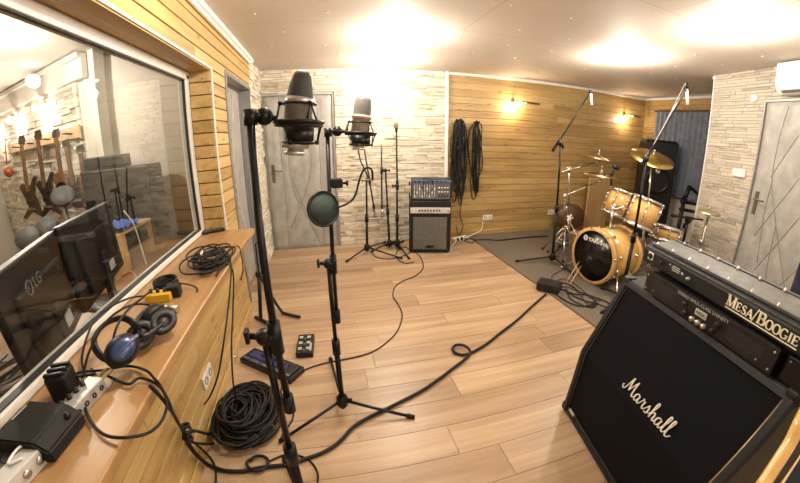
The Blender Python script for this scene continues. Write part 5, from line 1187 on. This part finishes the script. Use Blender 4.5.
bd, bfront, BQ = drum('bass_drum', 'maple bass drum with black front head and white lettering', BC, BA, BR, .44, 8, 'maple drum kit', True, 'drum_head_black', .2)
up = V((0,0,1)); rt = up.cross(BA).normalized()   # text reading direction seen from the front
T = frame_T(BC+BA*.0062+up*BR*.56+rt*BR*.12, rt, up)
text_bm('YAMAHA', .060, T, .0008, 1.12, .0012).build('lettering', 'white_ink', bfront, world=True)
b = MB(); T2 = frame_T(BC+BA*.0062+up*BR*.57-rt*BR*.50, rt, up)
c_ = T2.translation; b.torus(c_, BA, .026, .006, 28, 6)
for k in range(3):
    a = PI/2+k*2*PI/3; d = rt*math.cos(a)+up*math.sin(a); b.tube([c_, c_+d*.024], .0045, 6); b.tube([c_+d*.012+d.cross(BA)*.005, c_+d*.03+d.cross(BA)*.007], .003, 6)
b.build('emblem', 'white_ink', bfront, world=True)
b = MB(); b.torus(BC+BA*.006-rt*.05-up*.06, BA, .045, .004, 28, 6); b.lathe([(0,.002),(.043,.002),(.043,0)], BC+BA*.005-rt*.05-up*.06, BA, 24); b.build('port_ring', 'leather_pad', bfront, world=True)
for p0, p1 in ((BC-BA*.12+V((0,-.27,-.10)), V((2.70, 2.14, .014))), (BC-BA*.12+V((0,.27,-.10)), V((2.70, 3.05, .014)))):
    b = MB(); b.cyl(p0, p1, .010, n=10); b.ball(p0, .024, 10); b.cyl(p1-V((0,0,.002)), p1+V((0,0,.02)), .012, n=8); b.build('spur', 'chrome', bd, world=True)
# tom holder and toms
T1, A1 = V((3.191, 2.740, 0.998)), V((.27,-.08,.95)); T2_, A2 = V((3.321, 2.470, 0.948)), V((.28,-.09,.95))
drum('rack_tom', 'smaller maple rack tom, left one above the bass drum', T1, A1, .138, .27, 6, 'maple drum kit', roll=.1)
drum('rack_tom', 'larger maple rack tom, right one above the bass drum', T2_, A2, .172, .30, 6, 'maple drum kit', roll=.5)
t = thing('tom_holder', 'chrome double tom holder standing on top of the bass drum', 'drum hardware', BC-BA*.22+up*BR)
b = MB(); base = BC-BA*.20+up*BR
b.cyl(base-V((0,0,.02)), base+V((0,0,.22)), .014, n=12); b.box(base+V((0,0,.01)), (.07,.07,.02), bev=.005); b.ball(base+V((0,0,.22)), .03, 12); b.build('post', 'chrome', t, world=True)
for Tt_, At_ in ((T1, A1), (T2_, A2)):
    e = Tt_-At_.normalized()*.13; s = base+V((0,0,.21)); d = (e-s).normalized(); e2 = e-d*.15
    b = MB(); b.tube([s, s.lerp(e2, .5)+V((0,0,.03)), e2], .010, 8); b.ball(s.lerp(e2, .5)+V((0,0,.03)), .026, 10); b.box(e2, (.05,.05,.07), bev=.01); b.build('arm', 'chrome', t, world=True)
# snare
SC = V((3.701, 2.420, 0.642)); drum('snare_drum', 'shallow maple snare drum with chrome hoops, right of the rack toms', SC, (.14,-.03,.98), .170, .14, 8, 'maple drum kit', roll=.2)
t = thing('snare_stand', 'chrome stand carrying the snare drum', 'drum hardware', (SC.x, SC.y, 0))
b = MB(); c0 = V((SC.x, SC.y, SC.z-.24)); b.cyl((SC.x, SC.y, .12), c0, .013, n=10)
for k in range(3):
    a = k*2.094+.4; d = V((math.cos(a), math.sin(a), 0)); b.tube([c0, c0+d*.15+V((0,0,.045)), c0+d*.19+V((0,0,.085))], .008, 6); b.tube([V((SC.x, SC.y, .30)), V((SC.x, SC.y, .02))+d*.28], .009, 6)
b.build('frame', 'chrome', t, world=True)
# floor tom hidden in part behind the rack toms
# cymbals and their stands
def cymbal(lab, c, axis, r, mat, name='cymbal', group='cymbals'):
    c = V(c); t = thing(name, lab, 'cymbal', c, 0, group)
    b = MB(); b.lathe([(.006,.035),(r*.14,.030),(r*.22,.012),(r*.6,.002),(r,-.014),(r*.998,-.017),(r*.6,-.002),(r*.2,.006),(.006,.028)], c, axis, 48); b.build('plate', mat, t, world=True)
    b = MB(); A = V(axis).normalized(); b.cyl(c+A*.034, c+A*.05, .016, .012, 12); b.cyl(c+A*.05, c+A*.085, .005, n=8); b.ball(c+A*.085, (.018,.008,.012), 8); b.build('felt_and_wing_nut', 'chrome', t, world=True)
    return t
def cym_stand(lab, base, top, arm=None, mat='chrome', legs=.30, rot=.5, group='cymbal stands', tip=None):
    t = thing('cymbal_stand', lab, 'cymbal stand', (base[0], base[1], 0), 0, group); B = V((base[0], base[1], .10)); P = V(top)
    b = MB(); m1 = B.lerp(P, .4); b.cyl(B, m1, .014, n=10); b.cyl(m1-V((0,0,.03)), m1+V((0,0,.03)), .021, n=12); b.cyl(m1, P, .010, n=10); b.box(m1+V((.03,0,0)), (.04,.012,.022), bev=.004); b.build('pole', mat, t, world=True)
    for k in range(3):
        a = rot+k*2.094; d = V((math.cos(a), math.sin(a), 0)); b = MB()
        h0 = V((base[0], base[1], .42)); f = V((base[0], base[1], .02))+d*legs
        b.tube([h0, f], .009, 8); b.tube([V((base[0], base[1], .16)), h0.lerp(f, .55)], .006, 6); lg = b.build('leg', mat, t, world=True)
        b = MB(); b.ball(f, (.02,.02,.016), 8); b.build('rubber_foot', 'rubber', lg, world=True)
    if arm:
        a0, a1 = V(arm[0]), V(arm[1]); b = MB(); b.cyl(a0, a1, .008, n=8); b.ball(P, .026, 10); b.cyl(P-V((0,0,.03)), P+V((0,0,.03)), .018, n=10); b.build('boom_arm', mat, t, world=True)
        e = a1
    else: e = P
    b = MB(); b.ball(e, .022, 10); b.cyl(e, e+V((0,0,.05)), .007, n=8)
    if tip is not None: b.tube([e, V(tip)], .007, 8)
    b.build('tilter', mat, t, world=True)
    return t
GC = V((3.653, 2.750, 1.403)); cymbal('large golden cymbal tilted on a stand, in front of the tall black speaker', GC, (-.12,-.36,.90), .27, 'cymbal')
g_ = (3.732, 2.750, 1.300)
cym_stand('straight chrome stand under the large golden cymbal', (g_[0]+.02, 2.76), GC-V((0,0,.03)), rot=.2)
b = MB(); b.ball(V(g_)-V((-.03,.02,.06)), .03, 8); tag(b.build('wing_clamp', 'chrome'), 'chrome clamp hanging just under the large golden cymbal', 'drum hardware')
C1 = V((3.202, 3.200, 1.337)); cymbal('thin dark cymbal edge-on, the higher of two before the wood wall', C1, (.16,-.10,1), .24, 'cymbal_dark')
C2 = V((3.027, 2.950, 1.164)); cymbal('thin dark cymbal edge-on, the lower of two, beside the smaller rack tom', C2, (.03,-.05,1), .20, 'cymbal_dark')
s1 = V((3.192, 3.557, 0.050)); 
cym_stand('chrome boom stand holding the upper thin dark cymbal', (s1.x, s1.y), (2.859, 3.320, 1.164), ((2.777, 3.350, 1.135), (3.211, 3.210, 1.281)), rot=.9, tip=C1)
s2 = V((3.032, 3.470, 0.050))
cym_stand('chrome boom stand with a long low arm, carrying the lower thin cymbal', (s2.x, s2.y), (2.648, 3.100, 0.888), ((2.622, 3.120, 0.873), (3.034, 2.960, 1.082)), rot=2.0, tip=C2)
q = V((2.755, 3.100, 0.624)); b = MB()
for k in range(5): a = k*1.257; b.tube([q, q+V((.045*math.cos(a), -.01, .045*math.sin(a)))], .011, 6)
tag(b.build('drum_clamp', 'white_plastic'), 'white star shaped clamp on the chrome boom stand beside the brown round drum', 'clamp')
t = thing('drum_microphone', 'small black drum microphone clipped at the end of the chrome arm above the smaller tom', 'microphone', (3.125, 2.850, 1.224))
q = V((3.127, 2.850, 1.258)); b = MB(); b.cyl(q+V((-.03,0,.01)), q+V((.05,0,-.01)), .022, .026, 12); b.ball(q+V((.05,0,-.01)), .027, 10); b.build('mic_body', 'black_plastic', t, world=True)
b = MB(); b.tube(spl([q, V((3.103, 2.850, 1.156)), V((3.103, 2.850, 1.065)), V((3.093, 2.800, 1.005))], 5), .012, 8); b.build('swivel_mount', 'black_plastic', t, world=True)
b = MB(); b.tube([V((3.116, 2.850, 1.179)), V((2.914, 2.850, 1.142))], .009, 8); b.build('chrome_arm', 'chrome', t, world=True)
# hi-hat by the stone wall
HC = V((3.980, 2.113, 0.876)); HB = (HC.x-.01, HC.y+.01)
t = thing('hi_hat', 'pair of small hi-hat cymbals on a thin chrome stand before the right stone wall', 'hi-hat', (HB[0], HB[1], 0))
b = MB(); b.lathe([(.006,.040),(.03,.032),(.05,.014),(.125,.004),(.124,.001),(.05,.008),(.006,.03)], HC, (-.05,-.1,1), 36); b.build('top_cymbal', 'cymbal_pale', t, world=True)
b = MB(); b.lathe([(.006,-.040),(.03,-.030),(.05,-.014),(.125,-.004),(.124,-.001),(.05,-.008),(.006,-.03)], HC, (-.05,-.1,1), 36); b.build('bottom_cymbal', 'cymbal_pale', t, world=True)
b = MB(); b.cyl((HB[0], HB[1], .05), HC-V((0,0,.03)), .012, n=10); b.cyl(HC, HC+V((0,0,.13)), .005, n=8); b.lathe([(.024,0),(.018,.03),(0,.03)], HC-V((0,0,.055)), n=12); b.cyl(HC+V((0,0,.03)), HC+V((0,0,.06)), .014, n=10); b.cyl((HB[0], HB[1], .50), (HB[0], HB[1], .56), .018, n=12); b.build('pole', 'steel', t, world=True)
for k in range(3):
    a = .6+k*2.094; b = MB(); b.tube([(HB[0], HB[1], .33), (HB[0]+.24*math.cos(a), HB[1]+.24*math.sin(a), .015)], .009, 6); b.build('leg', 'steel', t, world=True)
# tall speaker in the corner
t = thing('tall_speaker', 'tall black loudspeaker in the far corner between wood wall and curtain', 'speaker', (5.34, 3.93, 0), math.radians(-38))
b = MB(); b.box((0,0,.81), (.54,.46,1.62), bev=.015); b.build('cabinet', 'black_plastic', t)
b = MB(); b.box((0,0,1.635), (.50,.42,.03), bev=.008); b.build('top_plate', 'black_metal', t)
for z_, r_ in ((.45,.20),(.98,.20),(1.38,.07)):
    b = MB(); b.lathe([(0,-.05),(r_*.3,-.035),(r_*.85,0),(r_,.012),(r_*1.08,.003)], (0,-.232,z_), (0,-1,0), 32); b.build('speaker_cone', 'lcd_back', t)
for x in (-.18,.18):
    b = MB(); b.cyl((x,-.232,1.25), (x,-.226,1.25), .035, n=16); b.build('bass_port', 'seal', t)
# wooden panel and brown round drum behind the left stands
q0, q1 = V((4.327, 4.450, 0.922)), V((4.826, 4.450, 0.927))
b = MB(); b.rnd = .7; b.box(((q0.x+q1.x)/2, 4.47, q0.z/2), (q1.x-q0.x, .04, q0.z), bev=.006); tag(b.build('wood_panel', 'pale_wood'), 'plain pale wooden panel leaning upright at the wood wall behind the drum stands', 'panel')
q = V((3.840, 4.300, 0.233)); t = thing('round_drum', 'dark brown round drum standing on edge by the wood wall', 'drum', (q.x, q.y, 0))
b = MB(); ax = V((-.35,-.9,.08)); r_ = .225; cc = V((q.x, q.y, r_+.06)); b.lathe([(0,.02),(r_*.94,.02),(r_,.0),(r_,-.14),(r_*.94,-.15),(0,-.15)], cc, ax, 44); b.build('shell', 'brown_wood_dark', t, world=True)
b = MB(); b.torus(cc, ax, r_*1.0, .012, 44, 8); b.build('hoop', 'brown_wood_dark', t, world=True)
t = thing('drum_stool', 'small stool with a flat wooden seat half hidden behind the bass drum', 'stool', (3.517, 3.575, 0.000)); q = V((3.517, 3.575, 0.000))
b = MB(); b.rnd = .6; b.box((q.x, q.y, .235), (.34,.30,.03), bev=.008); b.build('seat', 'pale_wood', t, world=True)
for sx in (-1, 1):
    for sy in (-1, 1):
        b = MB(); b.cyl((q.x+sx*.14, q.y+sy*.12, 0), (q.x+sx*.12, q.y+sy*.10, .225), .014, n=8); b.build('leg', 'pale_wood', t, world=True)
for k, (p, q_) in enumerate((((575,276), (586,263)), ((579,275), (589,266)))):
    b = MB(); b.rnd = .7; b.tube([V((2.498, 2.702, 0.020)) if k == 0 else V((2.477, 2.625, 0.020)), V((2.690, 2.766, 0.200)) if k == 0 else V((2.665, 2.698, 0.180))], [.006, .004], 8)
    tag(b.build('drum_stick', 'pale_wood'), ('upper' if k == 0 else 'lower') + ' of two pale wooden sticks leaning at the left side of the bass drum', 'drum stick', 'drum sticks')
# the two boom stands over the kit
BM = (2.690, 3.245)
boom_stand('tall black boom stand on the carpet between stage box and wood wall', BM, [(2.273, 3.403, 0.010), (2.712, 2.869, 0.010), (3.266, 3.800, 0.010)], (2.631, 3.240, 1.470), ((2.523, 3.240, 1.386), (3.004, 3.200, 2.097)), (.014,.0095), 'overhead boom stands at the drum kit', grip=.14)
t = thing('overhead_microphone', 'white pencil microphone hanging from the boom over the left side of the drum kit', 'microphone', (3.011, 3.180, 1.957), 0, 'overhead microphones')
b = MB(); b.cyl((3.013, 3.180, 1.946), (2.988, 3.180, 2.082), .017, .015, 12); b.build('mic_body', 'white_plastic', t, world=True); b = MB(); b.cyl((2.986, 3.180, 2.076), (2.981, 3.180, 2.116), .019, n=12); b.build('clip', 'black_plastic', t, world=True)
B2 = (2.70, 2.105)
boom_stand('tall black boom stand standing in front of the maple toms, with a silver upper boom', B2, [(2.36,2.0,.01), (2.95,1.86,.01), (2.76,2.42,.01)], (2.704, 2.105, 1.404), ((2.631, 2.090, 1.341), (3.348, 2.200, 2.099)), (.015,.0095), 'overhead boom stands at the drum kit', grip=.16)
t = thing('overhead_microphone', 'white pencil microphone hanging from the boom before the curtain', 'microphone', (3.394, 2.200, 1.969), 0, 'overhead microphones')
b = MB(); b.cyl((3.397, 2.200, 1.964), (3.360, 2.200, 2.110), .015, .014, 12); b.build('mic_body', 'white_plastic', t, world=True); b = MB(); b.cyl((3.360, 2.200, 2.115), (3.349, 2.200, 2.166), .017, n=12); b.build('clip', 'black_plastic', t, world=True)
cable('boom_cable', 'pale cable running beside the silver boom in front of the curtain', [(3.339, 2.200, 2.165), (3.279, 2.180, 2.126), (3.128, 2.160, 1.935), (2.974, 2.140, 1.734), (2.827, 2.120, 1.561), (2.713, 2.100, 1.414)], .004, 'grey_cable')
b = MB(); b.cyl((3.055, 2.170, 1.788), (3.334, 2.195, 2.092), .011, n=10); o = b.build('boom_sleeve', 'steel'); tag(o, 'silver telescopic tube on the upper boom before the curtain', 'tube')
# black rung frame and short stand by the stone wall
t = thing('folding_rack', 'black ladder-like folded rack leaning below the curtain', 'rack', (4.890, 2.950, 0.236))
P = lambda a: V(a)
b = MB(); b.tube([(4.875, 2.950, 1.035), (4.783, 2.950, 0.834)], .035, 8); b.tube([(4.779, 2.950, 0.849), (4.777, 2.950, 0.365), (4.866, 2.950, -0.106), (4.893, 2.950, -0.238)], .030, 8); b.build('upright', 'black_metal', t, world=True)
b = MB(); b.tube([(4.880, 2.950, 1.021), (5.161, 2.950, 0.904), (5.347, 2.950, 0.265)], .024, 8); b.build('upright', 'black_metal', t, world=True)
for a, c in (((4.714, 2.950, 0.814), (5.155, 2.950, 0.762)), ((4.724, 2.950, 0.706), (5.200, 2.950, 0.640))):
    b = MB(); b.tube([a, c], .024, 8); b.build('rung', 'black_metal', t, world=True)
t = boom_stand('short black microphone stand with a level boom beside the hi-hat', (3.98, 2.36), [(3.78, 2.52, .01), (4.16, 2.44, .01), (3.98, 2.12, .01)], (3.995, 2.360, 0.721), ((3.675, 2.380, 0.788), (4.263, 2.320, 0.726)), (.020,.011), grip=.08)
# stage box and the cables round it
q = V((2.169, 2.595, 0.030)); t = thing('stage_box', 'black stage box with plugged cables on the edge of the carpet', 'stage box', (q.x, q.y, .012), .7)
b = MB(); b.box((0,0,.045), (.16,.24,.085), bev=.008); b.build('case', 'black_plastic', t)
for i in range(4):
    b = MB(); b.cyl((.07, -.08+.052*i, .05), (.14, -.085+.056*i, .042), .012, n=8); b.build('plug', 'black_metal', t)
rd = random.Random(11)
cb = [([(2.258, 2.641, 0.020), (2.417, 2.672, 0.020), (2.464, 2.575, 0.020), (2.448, 2.425, 0.020), (2.508, 2.307, 0.020), (2.555, 2.195, 0.020), (2.565, 2.079, 0.020)]), ([(2.221, 2.575, 0.020), (2.311, 2.521, 0.020), (2.321, 2.370, 0.020), (2.366, 2.239, 0.020), (2.435, 2.170, 0.020), (2.459, 2.095, 0.020), (2.501, 2.016, 0.020)]), ([(2.180, 2.538, 0.020), (2.164, 2.399, 0.020), (2.178, 2.259, 0.020), (2.252, 2.169, 0.020), (2.390, 2.164, 0.020), (2.479, 2.245, 0.020), (2.461, 2.347, 0.020), (2.363, 2.404, 0.020), (2.316, 2.494, 0.020)]), ([(2.279, 2.688, 0.020), (2.466, 2.769, 0.020), (2.532, 2.691, 0.020), (2.517, 2.505, 0.020), (2.470, 2.296, 0.020), (2.518, 2.185, 0.020)]), ([(2.274, 2.610, 0.020), (2.403, 2.568, 0.020), (2.421, 2.409, 0.020), (2.361, 2.263, 0.020), (2.321, 2.102, 0.020), (2.455, 2.162, 0.020)]), ([(2.285, 2.713, 0.020), (2.418, 2.873, 0.020), (2.565, 2.952, 0.020), (2.748, 3.028, 0.020), (2.968, 3.176, 0.020)])]
LB = ['thick black cable along the rear of the stage box bunch on the carpet', 'thick black cable through the middle of the stage box bunch on the carpet', 'thick black cable looping back toward the stage box on the carpet', 'thin black cable running from the stage box straight to the bass drum', 'thin black cable bending from the stage box toward the drum cabinet', 'thin black cable leaving the stage box toward the chrome boom stand']
for i, p in enumerate(cb): cable('stage_cable', LB[i], p, .0065 if i < 3 else .0045, group='cables between stage box and drum kit')
cable('stage_cable', 'thin black cable loop drooping on the carpet before the bass drum', [(2.365, 2.554, 0.020), (2.250, 2.347, 0.020), (2.261, 2.209, 0.020), (2.316, 2.125, 0.020), (2.435, 2.170, 0.020), (2.491, 2.288, 0.020), (2.480, 2.414, 0.020)], .006)

# ------------------------------------------------------------------ things cut by the right edge
t = thing('office_chair', 'dark navy padded office chair behind the long amplifier unit', 'chair', (2.17, .36, 0), -1.2)
b = MB(); b.box((0,0,.47), (.50,.50,.10), bev=.04, seg=4); b.build('seat', 'navy', t)
b = MB(); b.box((0,.24,.81), (.42,.10,.46), rot=(-.12,0,0), bev=.045, seg=4); b.build('backrest', 'navy', t)
b = MB(); b.cyl((0,0,.10), (0,0,.43), .028, n=12); b.tube([(0,.1,.42), (0,.30,.45), (0,.30,.62)], .018, 8); b.build('column', 'black_metal', t)
for k in range(5):
    a = k*1.2566; b = MB(); b.tube([(0,0,.10), (.28*math.cos(a), .28*math.sin(a), .065)], .018, 8); lg = b.build('leg', 'black_plastic', t); b = MB(); b.ball((.28*math.cos(a), .28*math.sin(a), .03), .03, 10); b.build('caster', 'black_plastic', lg)
t = thing('wooden_armchair', 'wooden chair back with curved pale rail and dark cloth beside the guitar cabinet', 'chair', (.95, -.18, 0))
rail_ = [(0.640, 0.084, 0.990), (0.681, 0.091, 1.020), (0.717, 0.097, 1.050), (0.745, 0.105, 1.080), (0.803, 0.115, 1.090)]
P = spl(rail_, 6); b = MB(); b.rnd = .7
for off in (V((0,0,0)), ): b.tube([p for p in P], .0105, 10)
b.build('curved_rail', 'maple', t, world=True)
b = MB(); 
Q_ = [p+V((.03,-.02,-.012)) for p in P]; R_ = [p+V((.30,-.16,-.05)) for p in P]
va = [b.bm.verts.new(p) for p in Q_]; vb = [b.bm.verts.new(p) for p in R_]
for i in range(len(P)-1): b._f([va[i], va[i+1], vb[i+1], vb[i]], True)
b.build('cloth_panel', 'navy', t, world=True)
for p in (P[0]+V((.10,-.06,-.03)), P[-1]+V((.05,-.04,-.02))):
    b = MB(); b.rnd = .7; b.cyl((p.x+.02, p.y-.02, 0), p, .018, n=10); b.build('leg', 'pale_wood', t, world=True)

# ------------------------------------------------------------------ world, camera, colour
w = bpy.data.worlds.new('World'); bpy.context.scene.world = w; w.use_nodes = True
w.node_tree.nodes['Background'].inputs[0].default_value = (1.0, .87, .72, 1); w.node_tree.nodes['Background'].inputs[1].default_value = .25
cd = bpy.data.cameras.new('Camera'); cam = bpy.data.objects.new('Camera', cd); C.objects.link(cam)
cd.type = 'PANO'; cy = cd.cycles if hasattr(cd, 'cycles') else cd
FPX, K3 = 338.306, -.08532            # wide lens with barrel distortion: theta = r/f + K3 (r/f)^3
cd.sensor_fit = 'HORIZONTAL'; cd.sensor_width = 8.0
cy.panorama_type = 'FISHEYE_LENS_POLYNOMIAL'; cy.fisheye_fov = math.radians(200)
f_ = FPX/100
cy.fisheye_polynomial_k0 = 0; cy.fisheye_polynomial_k1 = -1/f_; cy.fisheye_polynomial_k2 = 0; cy.fisheye_polynomial_k3 = -K3/f_**3; cy.fisheye_polynomial_k4 = 0
cd.clip_start = .02
cam.matrix_world = Matrix.Translation((0, 0, 1.5)) @ Matrix.Rotation(-.2244564, 4, 'Z') @ Matrix.Rotation(1.26431628, 4, 'X') @ Matrix.Rotation(-.00762258, 4, 'Z')
bpy.context.scene.camera = cam
sc_ = bpy.context.scene
sc_.view_settings.view_transform = 'Standard'; sc_.view_settings.look = 'None'; sc_.view_settings.exposure = 0.0
sc_.cycles.max_bounces = 8; sc_.cycles.diffuse_bounces = 4; sc_.cycles.glossy_bounces = 4; sc_.cycles.transparent_max_bounces = 8
sc_.cycles.sample_clamp_indirect = 6; sc_.cycles.caustics_reflective = False
